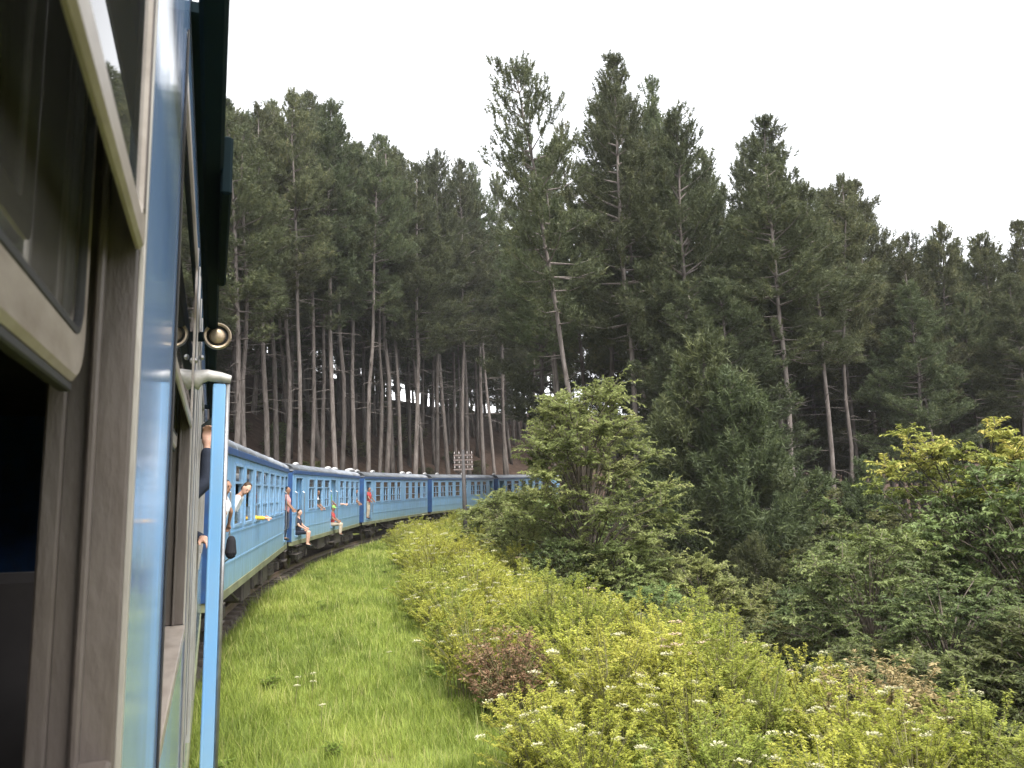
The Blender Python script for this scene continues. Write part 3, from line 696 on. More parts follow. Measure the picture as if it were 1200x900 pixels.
def broadleaf_proto(seed, H, rx, zlow, nb, leaf, name_mat, per=14, twigs=7, droop=0.3, trunk_r=0.14, lobes=1.0, trunk_mat='bark', golden=False):
    rs = np.random.RandomState(seed); lm = MB(); tm = MB()
    fork = max(0.3, zlow*0.8)
    pts = [(0,0,-.5), (rs.normal()*.05, rs.normal()*.05, fork*.5), (rs.normal()*.12, rs.normal()*.12, fork), (rs.normal()*.3, rs.normal()*.3, H*.55), (rs.normal()*.4, rs.normal()*.4, H*.85)]
    tm.path(pts, [trunk_r*1.2, trunk_r, trunk_r*.8, trunk_r*.45, trunk_r*.12], 8)
    P3 = np.array(pts)
    LP, LD, LU, LR, LZ = [], [], [], [], []
    lob = [(rs.uniform(0, 2*PI), rs.uniform(.75, 1.25)) for _ in range(6)]
    for i in range(nb):
        t_ = (i+0.5)/nb; a = i*2.39996 + rs.normal()*.3
        zt = zlow + (H-zlow)*t_**0.8 + rs.normal()*.12*H*.3
        rr = rx*math.sqrt(max(0.03, 1-((t_-.38)/.66)**2))*rs.uniform(.55, 1.1)
        for la, lk in lob: rr *= 1 + (lk-1)*max(0, math.cos(a-la))*0.5*lobes
        z0 = min(max(fork*.6, zt*0.62 - .25*rr), H*.8); p0 = np.array([np.interp(z0, P3[:,2], P3[:,0]), np.interp(z0, P3[:,2], P3[:,1]), z0])
        tip = np.array([math.cos(a)*rr, math.sin(a)*rr, zt]); c1 = (p0+tip)/2 + np.array([0,0,.12*H*rs.uniform(.2, 1)])
        lm.path([p0, c1, tip], [trunk_r*.35, trunk_r*.2, .012], 5, False)
        btone = rs.beta(2, 2.2)
        for q in range(twigs):
            u = rs.uniform(.45, .9) if q % 4 == 0 else rs.uniform(.86, 1.0); b_ = (1-u)**2*p0 + 2*u*(1-u)*c1 + u*u*tip
            tan = unit(2*(1-u)*(c1-p0)+2*u*(tip-c1)); od = unit(tan*.35 + unit(rs.normal(size=3)*np.array([1,1,.35])) + np.array([0,0,.30]))
            tl = rs.uniform(.35, .85)*(0.28*rx+.25)
            e = b_ + od*tl + np.array([0,0,-droop*tl*.4])
            lm.path([b_, (b_+e)/2+np.array([0,0,.05*tl]), e], [.012,.008,.003], 3, False)
            tone = np.clip(btone + rs.normal()*.12, 0, 1)
            for w_ in range(per):
                v = (w_+rs.rand())/per; pp_ = b_ + (e-b_)*v + np.array([0,0,.05*tl*4*v*(1-v)])
                sd_ = unit(np.cross(od, np.array([0,0,1.]))+1e-6)*(1 if w_ % 2 else -1)
                d = unit(od*rs.uniform(.2, .8) + sd_*rs.uniform(.4, 1) + np.array([0,0,rs.uniform(-.3,.35)-droop*v]) + rs.normal(size=3)*.22)
                LP.append(pp_); LD.append(d); LU.append(np.array([0,0,1.])+rs.normal(size=3)*.4); LR.append(np.clip(tone*.7+rs.rand()*.3, 0, 1)); LZ.append(pp_[2]/H)
    LP, LD, LU, LR = map(np.array, (LP, LD, LU, LR)); n = len(LP)
    if golden: LR = np.clip(LR*.55 + np.clip((np.array(LZ)-.70)*2.4, 0, .5), 0, 1)
    ln = rs.uniform(.7, 1.25, n)*leaf; V, F = leaf_arrays(LP, LD, LU, ln, ln*rs.uniform(.32, .45, n))
    crown = np_mesh('crown', V, F, {'rnd': np.repeat(LR, 4)}); crown.materials.append(M[name_mat])
    trunk = tm.mesh('trunk', True); trunk.materials.append(M[trunk_mat]); limbs = lm.mesh('limbs'); limbs.materials.append(M[trunk_mat])
    return dict(H=H, parts=[('trunk', trunk), ('limbs', limbs), ('crown', crown)])

def shrub_proto(seed, H, rx, stems, leaves_per, leaf, name_mat, blossom=0, bl_mat='blossom', spread=1.0):
    rs = np.random.RandomState(seed); sm = MB(); LP, LD, LU, LR = [], [], [], []; BP, BD, BR = [], [], []
    for i in range(stems):
        a = rs.uniform(0, 2*PI); rr = rx*math.sqrt(rs.rand())*.95; hh = H*(1-.42*(rr/rx)**2)*rs.uniform(.72, 1.12)
        b0 = np.array([math.cos(a)*rr*.38, math.sin(a)*rr*.38, -.15]); tip = np.array([math.cos(a)*rr*spread, math.sin(a)*rr*spread, hh]); c1 = np.array([math.cos(a)*rr*.5, math.sin(a)*rr*.5, hh*.62])
        sm.path([b0, c1, tip], [.009,.007,.003], 3, False); tone = rs.beta(2, 2)
        for q in range(4):
            u0 = rs.uniform(.25, .85); s0_ = (1-u0)**2*b0 + 2*u0*(1-u0)*c1 + u0*u0*tip; d = unit(np.array([rs.normal(), rs.normal(), .9])); l = rs.uniform(.12, .34)*H*.7
            ends = [(s0_, s0_+d*l)] + ([(c1*.4+tip*.6, tip)] if q == 0 else [])
            for (p0, p1) in ends:
                sm.path([p0, p1], [.004,.002], 3, False)
                for w_ in range(leaves_per):
                    v = rs.rand()**.7; pp_ = p0+(p1-p0)*v; an = rs.uniform(0, 2*PI)
                    LP.append(pp_); LD.append(np.array([math.cos(an), math.sin(an), rs.uniform(-.25, .6)])); LU.append(np.array([0,0,1.])+rs.normal(size=3)*.3)
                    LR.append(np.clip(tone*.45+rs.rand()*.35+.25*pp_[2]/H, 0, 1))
        if blossom and rs.rand() < blossom:
            for w_ in range(40):
                an = rs.uniform(0, 2*PI); r_ = .07*math.sqrt(rs.rand()); BP.append(tip + np.array([math.cos(an)*r_, math.sin(an)*r_, .02-.10*r_+rs.normal()*.006])); BD.append(np.array([math.cos(an), math.sin(an), rs.uniform(.1, 1.2)])); BR.append(rs.rand())
    LP, LD, LU, LR = map(np.array, (LP, LD, LU, LR)); n = len(LP); ln = rs.uniform(.6, 1.3, n)*leaf
    V, F = leaf_arrays(LP, LD, LU, ln, ln*rs.uniform(.26, .4, n)); lv = np_mesh('leaves', V, F, {'rnd': np.repeat(LR, 4)}); lv.materials.append(M[name_mat])
    st = sm.mesh('stems'); st.materials.append(M['stem']); parts = [('stems', st), ('leaves', lv)]
    if BP:
        BP, BD = np.array(BP), np.array(BD); n = len(BP); V, F = leaf_arrays(BP, BD, np.tile([0,0,1.], (n,1))+rs.normal(size=(n,3))*.3, np.full(n, .026), np.full(n, .022), .1, .5)
        bl = np_mesh('blossoms', V, F, {'rnd': np.repeat(np.array(BR), 4)}); bl.materials.append(M[bl_mat]); parts.append(('blossoms', bl))
    return dict(H=H, parts=parts)

def plant(proto, name, label, cat, group, x, y, scale=1.0, rz=0.0, tilt=(0,0), z=None, sxy=None):
    o = empty(name, (x, y, ground_z(x, y) if z is None else z), (tilt[0], tilt[1], rz))
    o.scale = (sxy or scale, sxy or scale, scale); tag(o, label, cat, group)
    for nm, me in proto['parts']: link(nm, me, None, o)
    return o

# photograph pixel direction -> ground bearing, used to read real bearings off the picture
F_PX = 920.0
def bearing(px, py=570.0):
    u = (px-600)/F_PX; v = (450-py)/F_PX; c, s_ = math.cos(-ROLL), math.sin(-ROLL); u, v = u*c-v*s_, u*s_+v*c
    return np.array([u, math.cos(PITCH)-v*math.sin(PITCH), math.sin(PITCH)+v*math.cos(PITCH)])
def spot(px, D, py=570.0):
    d = bearing(px, py); return d[0]/d[1]*D, D
def top_z(px, py, D):
    d = bearing(px, py); return CAM_Z + d[2]/d[1]*D

# ------------------------------------------------------------------ pines
ridge = [pine_proto(16, 28, .14, 3.4, sparse=.05), pine_proto(17, 28, .22, 3.3, sparse=.05)]
tall = [pine_proto(11, 30, .48, 3.4, sparse=.05, dead=22), pine_proto(12, 30, .54, 3.1, sparse=.05, dead=26), pine_proto(13, 30, .44, 3.5, sparse=.03), pine_proto(14, 30, .56, 3.0, lean=.03), pine_proto(15, 30, .42, 3.3, sparse=.22, lean=-.03, dead=20)]
full = [pine_proto(21, 28, .22, 4.2), pine_proto(22, 28, .28, 3.9), pine_proto(23, 28, .18, 4.4)]
airy = pine_proto(31, 30, .50, 3.3, dens=.85, sparse=.15, lean=-.10, top_narrow=.55, dead=24)
young = [pine_proto(41, 10, .06, 2.7, dens=1.4, rbase=.11, needles='needles_young', dead=0), pine_proto(42, 10, .10, 3.0, dens=1.4, rbase=.12, needles='needles_young', dead=0)]
SKY = np.array([(150,118),(270,112),(300,122),(352,106),(392,122),(430,160),(456,168),(500,178),(560,190),(600,200),(625,120),(660,75),(735,66),(770,80),(800,130),(850,180),(875,210),(905,145),(940,180),(985,215),(1050,215),(1085,275),(1120,265),(1160,290),(1200,270),(1350,260)], float)
placed = []
def free(x, y, d):
    return all((x-a)**2+(y-b)**2 > d*d for a, b in placed)
rng = random.Random(5)
def beside_coach(x, y):
    k = int(np.clip((float(s_of(x, y))-S_END)//(LEN+GAP)+1, 0, 5))
    return ('the camera coach', 'the first coach ahead', 'the second coach ahead', 'the third coach ahead', 'the coach by the pole', 'the farthest coach')[k]
L_SLOPE = 'straight pine with a bare pale trunk on the slope above the train'
L_RIDGE = 'slender pine on the ridge behind the first pines above the train'
L_GULLY = 'dense dark pine standing across the gully from the railway'
L_BACK = 'pine in the rear ranks of the wood across the gully'
def add_pine(proto, x, y, ztop, label, group, rz=None, tilt=None, thick=1.0):
    z = ground_z(x, y); sc = max(.3, (ztop-z)/proto['H'])
    placed.append((x, y))
    if group and n_of(x, y) < 0:
        row = 'bare trunked pine low on the slope above ' if n_of(x, y) > -12 else 'slender pine halfway up the slope above ' if n_of(x, y) > -24 else 'slender pine high on the ridge above '
        label = row + beside_coach(x, y)
    elif group:
        near_to = min((('behind the pale olive tree', 2.2, 24), ('behind the tallest leaning pine', 4.1, 42), ('behind the young gully pines', 11, 34), ('behind the golden leaved tree', 11.5, 20)), key=lambda q: abs(x/y-q[1]/q[2]))[0]
        kind = 'low branched dense pine ' if any(proto is q for q in full) else 'high crowned pine with bare trunk '
        label = kind + ('in the front rank ' if y < 50 else 'in the middle ranks ' if y < 64 else 'in the rear ranks ') + near_to
    return plant(proto, 'pine_tree', label, 'tree', group, x, y, sc, rng.uniform(0, 2*PI) if rz is None else rz, tilt or (rng.gauss(0,.02), rng.gauss(0,.02)), z, (sc**.5)*thick*rng.uniform(.92, 1.2))
# trunks that stand out in the photograph
for px, D, tpy in ((276,44,135),(314,50,118),(336,56,150),(366,58,125),(392,53,120),(399,56,150),(432,64,168),(451,70,165),(470,66,172),(508,74,180),(541,78,186),(566,84,195),(592,88,205),(352,47,108),(289,47,150),(325,54,140),(378,60,160),(415,60,175),(442,68,190),(460,72,185),(486,72,195),(497,78,190),(525,80,195),(552,82,200),(580,90,205)):
    x, y = spot(px, D, 540)
    if n_of(x, y) > -4.5:
        D += 5; x, y = spot(px, D, 540)
    add_pine(rng.choice(tall), x, y, top_z(px, tpy, D), L_SLOPE, 'pines on the slope above the train')
for q, px in enumerate(range(258, 640, 13)):
    D = (66, 76, 84)[q % 3] + rng.uniform(-2, 2); x, y = spot(px, D, 520)
    if -46 < n_of(x, y) < -6 and free(x, y, 2.2):
        add_pine((ridge+tall)[q % 7], x, y, top_z(px, min(208, np.interp(px, SKY[:,0], SKY[:,1]) if px < 600 else 208) + rng.uniform(6, 18), D), L_SLOPE, 'pines on the slope above the train')
for i in range(4000):
    px = rng.uniform(190, 680); D = rng.uniform(40, 128); x, y = spot(px, D)
    n = n_of(x, y)
    if not (-46 < n < -5.5) or not free(x, y, 3.3 if n > -14 else 2.6): continue
    lim = top_z(px, np.interp(px, SKY[:,0], SKY[:,1]) + 8 + rng.uniform(0, 30), D)
    if 610 < px: lim = top_z(px, 205+rng.uniform(0, 60), D)
    zt = min(lim, ground_z(x, y) + rng.uniform(25, 33))
    add_pine(rng.choice(tall if n > -11 else ridge+tall[:1] if px < 625 else tall), x, y, zt, L_SLOPE if n > -17 else L_RIDGE, 'pines on the slope above the train')
    if len(placed) > 205: break
print('left pines', len(placed)); nl = len(placed)
# across the gully
for q, px in enumerate(range(790, 1240, 24)):
    D = 55 + (q % 3)*3 + rng.uniform(-1, 1); x, y = spot(px, D, 540)
    add_pine((full+tall)[(q*3) % 8], x, y, top_z(px, np.interp(px, SKY[:,0], SKY[:,1]) + rng.uniform(8, 24), D), L_GULLY, 'pines across the gully')
x, y = spot(694, 40, 560); add_pine(airy, x, y, top_z(640, 100, 41), 'tallest thin leaning pine with an airy sparse crown', None, rz=0.2, tilt=(0,0))
for px, D, tpy, pr in ((745,43,66,tall[2]),(762,47,95,tall[0]),(712,50,110,tall[0]),(690,56,150,tall[4]),(806,44,135,full[2]),(835,40,330,full[1]),(858,48,180,full[1]),(910,46,148,tall[2]),(936,41,190,tall[1]),(925,52,160,tall[0]),(985,47,215,tall[1]),(1010,52,222,tall[0]),(1052,53,215,full[0]),(1092,56,275,full[1]),(1122,55,265,tall[3]),(1165,58,290,full[1]),(1199,54,268,full[2]),(1230,52,262,full[0]),(660,62,170,tall[3]),(780,52,90,tall[1]),(640,66,185,full[1]),(872,40,330,full[2]),(1088,46,330,full[1]),(972,42,218,tall[3])):
    x, y = spot(px, D, 560); add_pine(pr, x, y, top_z(px, tpy, D), L_GULLY, 'pines across the gully')
for i in range(700):
    px = rng.uniform(630, 1330); D = rng.uniform(46, 88); x, y = spot(px, D)
    if n_of(x, y) < 12 or not free(x, y, 3.4) or (885 < px < 1015 and D < 60): continue
    lim = top_z(px, np.interp(px, SKY[:,0], SKY[:,1]) + 18 + rng.uniform(0, 70), D)
    add_pine(rng.choice(tall+full), x, y, min(lim, ground_z(x, y)+rng.uniform(22, 30)), L_BACK if D > 58 else L_GULLY, 'pines across the gully')
    if len(placed)-nl > 105: break
print('right pines', len(placed)-nl)
for px, D, tpy in ((868,31,440),(818,35,430),(845,33,400),(1015,37,540),(880,25,630),(905,31,560),(790,38,470)):
    x, y = spot(px, D, 600); z = ground_z(x, y)
    pr = rng.choice(young); plant(pr, 'young_pine', 'young bushy pine filling the gully under the tall pines', 'tree', 'young pines in the gully', x, y, (top_z(px, tpy, D)-z)/pr['H'], rng.uniform(0, 6), z=z)

# ------------------------------------------------------------------ broadleaf trees and bushes
def place_leafy(pr, name, label, px, D, tpy, group=None, sxy=None, rz=0, cat='tree', bpy_=620):
    x, y = spot(px, D, bpy_); z = ground_z(x, y); sc = (top_z(px, tpy, D)-z)/pr['H']
    return plant(pr, name, label, cat, group, x, y, sc, rz, z=z, sxy=sxy*sc if sxy else None)
olive = broadleaf_proto(51, 6.0, 2.45, .6, 104, .115, 'olive_leaf', per=36, twigs=13, droop=.35, lobes=1.1, trunk_r=.085)
place_leafy(olive, 'broadleaf_tree', 'pale olive green broadleaf tree hiding the tail of the train', 684, 21, 462, rz=.4)
bushy = [broadleaf_proto(61, 3.2, 1.9, .25, 60, .105, 'dark_leaf', per=34, twigs=12, droop=.3, trunk_r=.04), broadleaf_proto(62, 3.2, 2.2, .2, 62, .115, 'dark_leaf', per=34, twigs=12, droop=.5, trunk_r=.04), broadleaf_proto(63, 3.0, 1.7, .2, 56, .095, 'olive_leaf', per=34, twigs=12, droop=.3, trunk_r=.05)]
gold = broadleaf_proto(71, 7.5, 2.5, .8, 110, .125, 'gold_leaf', per=36, twigs=13, droop=.6, lobes=1.2, golden=True, trunk_r=.09)
place_leafy(gold, 'broadleaf_tree', 'broadleaf tree with yellowing golden leaves at its top', 1148, 19, 508, rz=1.0)
plume = broadleaf_proto(72, 6.0, 2.6, .4, 100, .12, 'dark_leaf', per=36, twigs=13, droop=.7, lobes=1.2, trunk_r=.08)
place_leafy(plume, 'broadleaf_tree', 'dark green tree with drooping leaf sprays below the golden tree', 1010, 17, 632, rz=2.0, sxy=1.0)
place_leafy(plume, 'broadleaf_tree', 'low spreading dark tree with feathery sprays at the foot of the golden tree', 1120, 13.5, 690, rz=4.0, sxy=1.25)
place_leafy(plume, 'broadleaf_tree', 'dark leafy tree standing beyond the golden tree', 1215, 17, 560, rz=5.0)
place_leafy(bushy[0], 'leafy_bush', 'dark bush crowding the foot of the olive tree on the hedge side', 655, 19.5, 640, None, rz=1, cat='bush', sxy=1.0)
place_leafy(bushy[2], 'leafy_bush', 'pale thin bush beside the lone dark pine trunk', 805, 21, 655, None, rz=2, cat='bush')
for px, D, tpy, q in ((625,23,600,2),(660,26,590,2),(720,20,640,2),(760,18.5,690,2),(790,17,715,0),(835,17.5,722,1),(850,22,690,2),(900,19,735,0),(930,24,700,1),(960,21,690,1),(900,30,650,0),(840,33,660,2),(980,28,650,0),(1060,24,640,1),(1180,22,640,0),(1000,13.5,760,1),(1075,12,775,0),(1160,11.5,790,1),(1230,12,740,0),(590,27,585,2),(610,33,578,2),(640,38,575,2),(745,30,640,0),(1130,30,600,2),(1040,34,610,0),(950,36,610,1),(1200,32,590,0),(955,38,588,1),(985,40,580,0),(930,41,585,0),(965,33,625,1)):
    place_leafy(bushy[q], 'leafy_bush', ('dark green leafy bush on the bank below the hedge', 'drooping dark bush on the bank below the hedge', 'pale green leafy bush on the bank below the hedge')[q], px, D, tpy, ('dark bushes on the bank', 'drooping bushes on the bank', 'pale bushes on the bank')[q], rz=rng.uniform(0, 6), cat='bush', sxy=rng.uniform(1.0, 1.25))

k_ = 0
for i in range(600):
    px = rng.uniform(235, 640); D = rng.uniform(34, 96); x, y = spot(px, D); n = n_of(x, y)
    if not (-26 < n < -4.2) or not free(x, y, 1.5): continue
    q = rng.choice((0, 1, 0, 1, 2)); sc = rng.uniform(.28, .62); placed.append((x, y))
    plant(bushy[q], 'leafy_bush', ('dark', 'drooping', 'pale')[q] + ' low bush on the pine slope above ' + beside_coach(x, y), 'bush', 'low bushes under the slope pines', x, y, sc, rng.uniform(0, 6), sxy=sc*1.3); k_ += 1
    if k_ > 46: break
# flowering hedge along the edge of the bank
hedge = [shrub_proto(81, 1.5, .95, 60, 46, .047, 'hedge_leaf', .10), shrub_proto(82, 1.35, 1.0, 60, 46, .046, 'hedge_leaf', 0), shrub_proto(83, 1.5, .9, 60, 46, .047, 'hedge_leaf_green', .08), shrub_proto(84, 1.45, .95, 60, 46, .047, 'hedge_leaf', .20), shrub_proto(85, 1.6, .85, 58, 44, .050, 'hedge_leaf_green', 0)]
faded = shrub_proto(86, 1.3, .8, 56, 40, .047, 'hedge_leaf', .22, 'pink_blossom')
dry = shrub_proto(87, 1.15, .8, 60, 20, .055, 'dry_leaf', 0)
HL = ['yellow green hedge shrub, few white flowers', 'yellow green hedge shrub without flowers', 'mid green hedge shrub, few white flowers', 'yellow green hedge shrub, many white flowers', 'mid green hedge shrub without flowers', 'hedge shrub with faded pinkish flowers']
HG = ['hedge shrubs with a few flowers', 'plain hedge shrubs', 'greener hedge shrubs', 'hedge shrubs thick with flowers', 'taller greener hedge shrubs', 'hedge shrubs with faded flowers']
hp = []
for px, D, in ((598,10.5),):
    x, y = spot(px, D, 800); hp.extend([(x, y), (x*.91, y*.91), (x-.5, y-.4)])
    plant(dry, 'dry_shrub', 'dead brown shrub at the grass edge of the hedge', 'shrub', None, x, y, .98, rng.uniform(0, 6))
for px, D in ((1035,8.5),):
    x, y = spot(px, D, 800); plant(dry, 'dry_shrub', 'russet dry shrub on top of the hedge before the dark trees', 'shrub', None, x, y, 1.15, 1.0)
for i in range(6000):
    s = rng.uniform(2.0, 62)**1.0; far = smooth(28, 45, s)
    n0 = 5.5 - 1.7*far - .75*(1-smooth(8, 16, s)); n1 = 9.6 + 2.0*far
    n = rng.uniform(n0, n1)
    q = arc(s, n); dmin = .70 + .017*s
    if any((q.x-a)**2+(q.y-b_)**2 < dmin*dmin for a, b_ in hp): continue
    hp.append((q.x, q.y))
    c = rng.choices(range(6), [3,3,2,2.2,1.6,.9])[0]
    sc = rng.uniform(.82, 1.12)*(0.8 if n < n0+.5 else 1.0)*(1-.35*smooth(8.2, 9.6, n))*(.74+.26*smooth(3, 13, s))
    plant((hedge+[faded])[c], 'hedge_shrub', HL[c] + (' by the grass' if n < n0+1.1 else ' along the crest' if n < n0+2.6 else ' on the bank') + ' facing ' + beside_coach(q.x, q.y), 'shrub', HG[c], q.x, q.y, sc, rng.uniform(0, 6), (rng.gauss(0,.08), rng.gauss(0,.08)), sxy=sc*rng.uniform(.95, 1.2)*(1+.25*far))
    if len(hp) > 300: break
print('hedge', len(hp))

# ------------------------------------------------------------------ grass
rs = np.random.RandomState(3)
NB = 360000
u = rs.rand(NB); s = 2.0 + 60*u**1.7; n = rs.uniform(1.12, 6.3, NB)
ph = PHI0 - s/RAD; X = OC[0]+(RAD-n)*np.cos(ph); Y = OC[1]+(RAD-n)*np.sin(ph)
# tussocks: draw blades to clump centres
nc = 5200; uc = rs.rand(nc); sc_ = 2.0+60*uc**1.7; ncn = rs.uniform(1.2, 6.3, nc); pc = PHI0 - sc_/RAD
CX = OC[0]+(RAD-ncn)*np.cos(pc); CY = OC[1]+(RAD-ncn)*np.sin(pc); own = rs.randint(0, nc, NB); pull = rs.rand(NB) < .6
rad_c = .05+.13*rs.rand(nc)
X = np.where(pull, CX[own]+rs.normal(size=NB)*rad_c[own], X); Y = np.where(pull, CY[own]+rs.normal(size=NB)*rad_c[own], Y)
patch = wob(X, Y, 1.6); nn_ = n_of(X, Y)
Hh = (.08+.13*rs.rand(NB)+.06*patch)*np.where(pull, .75+.6*(own % 97)/97 + .9*(own % 17 == 0), .9); Hh *= np.where(nn_ < 2.6, 1.25, 1.0); Hh = np.clip(Hh, .07, .55)
Z = height(X, Y)-.02
az = rs.uniform(0, 2*PI, NB); lean = rs.uniform(.15, 1.1, NB)
dx, dy = np.cos(az)*lean*Hh, np.sin(az)*lean*Hh; dist = np.hypot(X, Y); wd = (.0016+.00016*dist)*rs.uniform(.7, 1.5, NB); wx, wy = -np.sin(az)*wd, np.cos(az)*wd
V = np.stack([np.stack([X-wx, Y-wy, Z], 1), np.stack([X+wx, Y+wy, Z], 1), np.stack([X+dx*.35+wx*.8, Y+dy*.35+wy*.8, Z+Hh*.6], 1), np.stack([X+dx*.35-wx*.8, Y+dy*.35-wy*.8, Z+Hh*.6], 1), np.stack([X+dx, Y+dy, Z+Hh], 1)], 1).reshape(-1, 3)
b5 = np.arange(NB)*5
F = np.concatenate([np.stack([b5, b5+1, b5+2], 1), np.stack([b5, b5+2, b5+3], 1), np.stack([b5+3, b5+2, b5+4], 1)])
stalk = rs.rand(NB) < .03; V = V.reshape(NB, 5, 3); V[stalk, 2:, 2] += (V[stalk, 2:, 2]-Z[stalk, None])*.45; V = V.reshape(-1, 3)
tone = np.where(stalk, 1.0, 0)+np.clip(.44+.30*patch+.26*wob(X+7, Y-3, 4)+rs.normal(size=NB)*.16 + np.where(pull, ((own % 31)/31-.5)*.42 - .3*(own % 17 == 0), 0), 0, 1)
tag(link('grass', np_mesh('grass', V, F, {'rnd': np.repeat(tone, 5)}), M['grass']), 'bright green uncut grass strip between the train and the hedge', 'grass', kind='stuff')
# leafy weeds in the strip
M['grass_weed'] = leaf_mat('weed_leaves', [(0.0,(0.10,0.16,0.032)),(1.0,(0.26,0.33,0.06))], .45, objvar=.1, hue=.005)
weed = [shrub_proto(91, .30, .22, 16, 9, .06, 'grass_weed', 0), shrub_proto(92, .22, .26, 16, 9, .07, 'grass_weed', 0)]
for i in range(34):
    s = 5+40*rng.random()**1.5; q = arc(s, rng.uniform(1.7, 5.6)); k = rng.randrange(2)
    plant(weed[k], 'leafy_weed', ('upright leafy weed', 'low spreading weed')[k] + ' growing in the grass facing ' + beside_coach(q.x, q.y), 'weed', 'leafy weeds in the grass', q.x, q.y, rng.uniform(.55, 1.0), rng.uniform(0, 6))
# small white wild flowers in the grass
for px, py in ((348,806),(366,801),(346,818),(376,843),(455,778),(690-325,812)):
    d = bearing(px, py); t_ = (-.2-CAM_Z)/d[2]; x, y = d[0]*t_, d[1]*t_
    st = MB().path([(0,0,-.1),(.01,0,.18),(.02,.01,.32)], [.004,.004,.003], 4)
    o = empty('wild_flower', (x, y, ground_z(x, y))); tag(o, 'small white wild flower standing in the grass strip', 'flower', 'white flowers in the grass')
    st.build('stem', M['stem'], o)
    k = 18; an = rs.uniform(0, 2*PI, k); r_ = .04*np.sqrt(rs.rand(k)); P = np.stack([.02+np.cos(an)*r_, .01+np.sin(an)*r_, np.full(k, .33)-.2*r_], 1)
    Vv, Ff = leaf_arrays(P, np.stack([np.cos(an), np.sin(an), rs.uniform(.1, .8, k)], 1), np.tile([0,0,1.], (k,1)), np.full(k, .03), np.full(k, .022))
    link('blossoms', np_mesh('blossoms', Vv, Ff, {'rnd': np.repeat(rs.rand(k), 4)}), M['blossom'], o)

# ------------------------------------------------------------------ telegraph pole
x, y = spot(543.5, 42, 560); zg = ground_z(x, y); zt = top_z(543, 527, 42)
tp_ = empty('telegraph_pole', (x, y, zg), (0, 0, .15)); tag(tp_, 'dark telegraph pole with four cross arms of insulators rising from the hedge', 'telegraph pole')
Hp = zt-zg
MB().path([(0,0,-.6),(0,0,Hp*.5),(0,0,Hp)], [.13,.12,.09], 10).build('post', M['pole'], tp_, True)
for q, zz in enumerate((Hp-.30, Hp-.55, Hp-.80, Hp-1.05)):
    a = MB().box(-.52, .52, -.04, .04, zz-.04, zz+.04, .005).build('cross_arm', M['arm_rust'], tp_)
    for xx in (-.46, -.22, .22, .46):
        MB().lathe([(0,.012),(.05,.012),(.055,.032),(.10,.036),(.12,.022),(.15,.028),(.18,.012)], (xx, 0, zz+.03), (0,0,1), 10).build('insulator', M['ceramic'], a, True)
MB().path([(-.35, 0, Hp-1.02), (0, 0, Hp-1.5)], .014, 5).build('brace', M['pole'], tp_); MB().path([(.35, 0, Hp-1.02), (0, 0, Hp-1.5)], .014, 5).build('brace', M['pole'], tp_)

# ------------------------------------------------------------------ people
def cloth(name, c, r=.85): 
    if name not in M: M[name] = surf(name, c, r, scale=12, bmp=.3, spec=.2, var=.15)
    return M[name]
cloth('skin_brown', (.26,.145,.095), .55); cloth('skin_fair', (.50,.30,.22), .5); cloth('hair_black', (.012,.010,.009), .5); cloth('hair_brown', (.05,.028,.016), .5)
cloth('cloth_white', (.62,.64,.68)); cloth('cloth_dark', (.025,.03,.045)); cloth('cloth_red', (.35,.05,.05)); cloth('cloth_yellow', (.62,.42,.05)); cloth('cloth_green', (.12,.34,.08)); cloth('cloth_khaki', (.40,.34,.26)); cloth('cloth_navy', (.03,.05,.11)); cloth('cloth_pink', (.50,.24,.24)); cloth('plastic_black', (.02,.025,.022), .35); cloth('cap_green', (.25,.5,.12))
def remesh(o, v):
    m_ = o.modifiers.new('remesh', 'REMESH'); m_.mode = 'VOXEL'; m_.voxel_size = v; m_.use_smooth_shade = True
    s2 = o.modifiers.new('smooth', 'SMOOTH'); s2.factor = .5; s2.iterations = 3
    return o
def hand(mb, wrist, d, up, curl=.5, side=1):
    wrist = Vector(wrist); d = Vector(d).normalized(); up = Vector(up); up = (up - d*up.dot(d)).normalized(); sd_ = d.cross(up)*side
    pc = wrist + d*.05; mb.cap(wrist, wrist+d*.03, .026, .032)
    for q in range(4):
        off = (q-1.5)*.019; l = (.068, .078, .072, .056)[q]
        k0 = wrist + d*.085 + sd_*off; mb.cap(wrist+d*.02+sd_*off*.7, k0, .016, .0125, 8)
        k1 = k0 + (d*(1-curl*.5) - up*curl*.8).normalized()*l*.5; mb.cap(k0, k1, .0105, .0095, 8)
        k2 = k1 + (d*(1-curl*1.3) - up*curl*1.2).normalized()*l*.5; mb.cap(k1, k2, .0095, .008, 8)
    t0 = wrist + d*.03 - sd_*.028; t1 = t0 + (d*.6 - sd_*.6 - up*.3).normalized()*.038; t2 = t1 + (d*.8 - sd_*.1 - up*.5).normalized()*.032
    mb.cap(t0, t1, .014, .0115, 8); mb.cap(t1, t2, .0115, .009, 8)
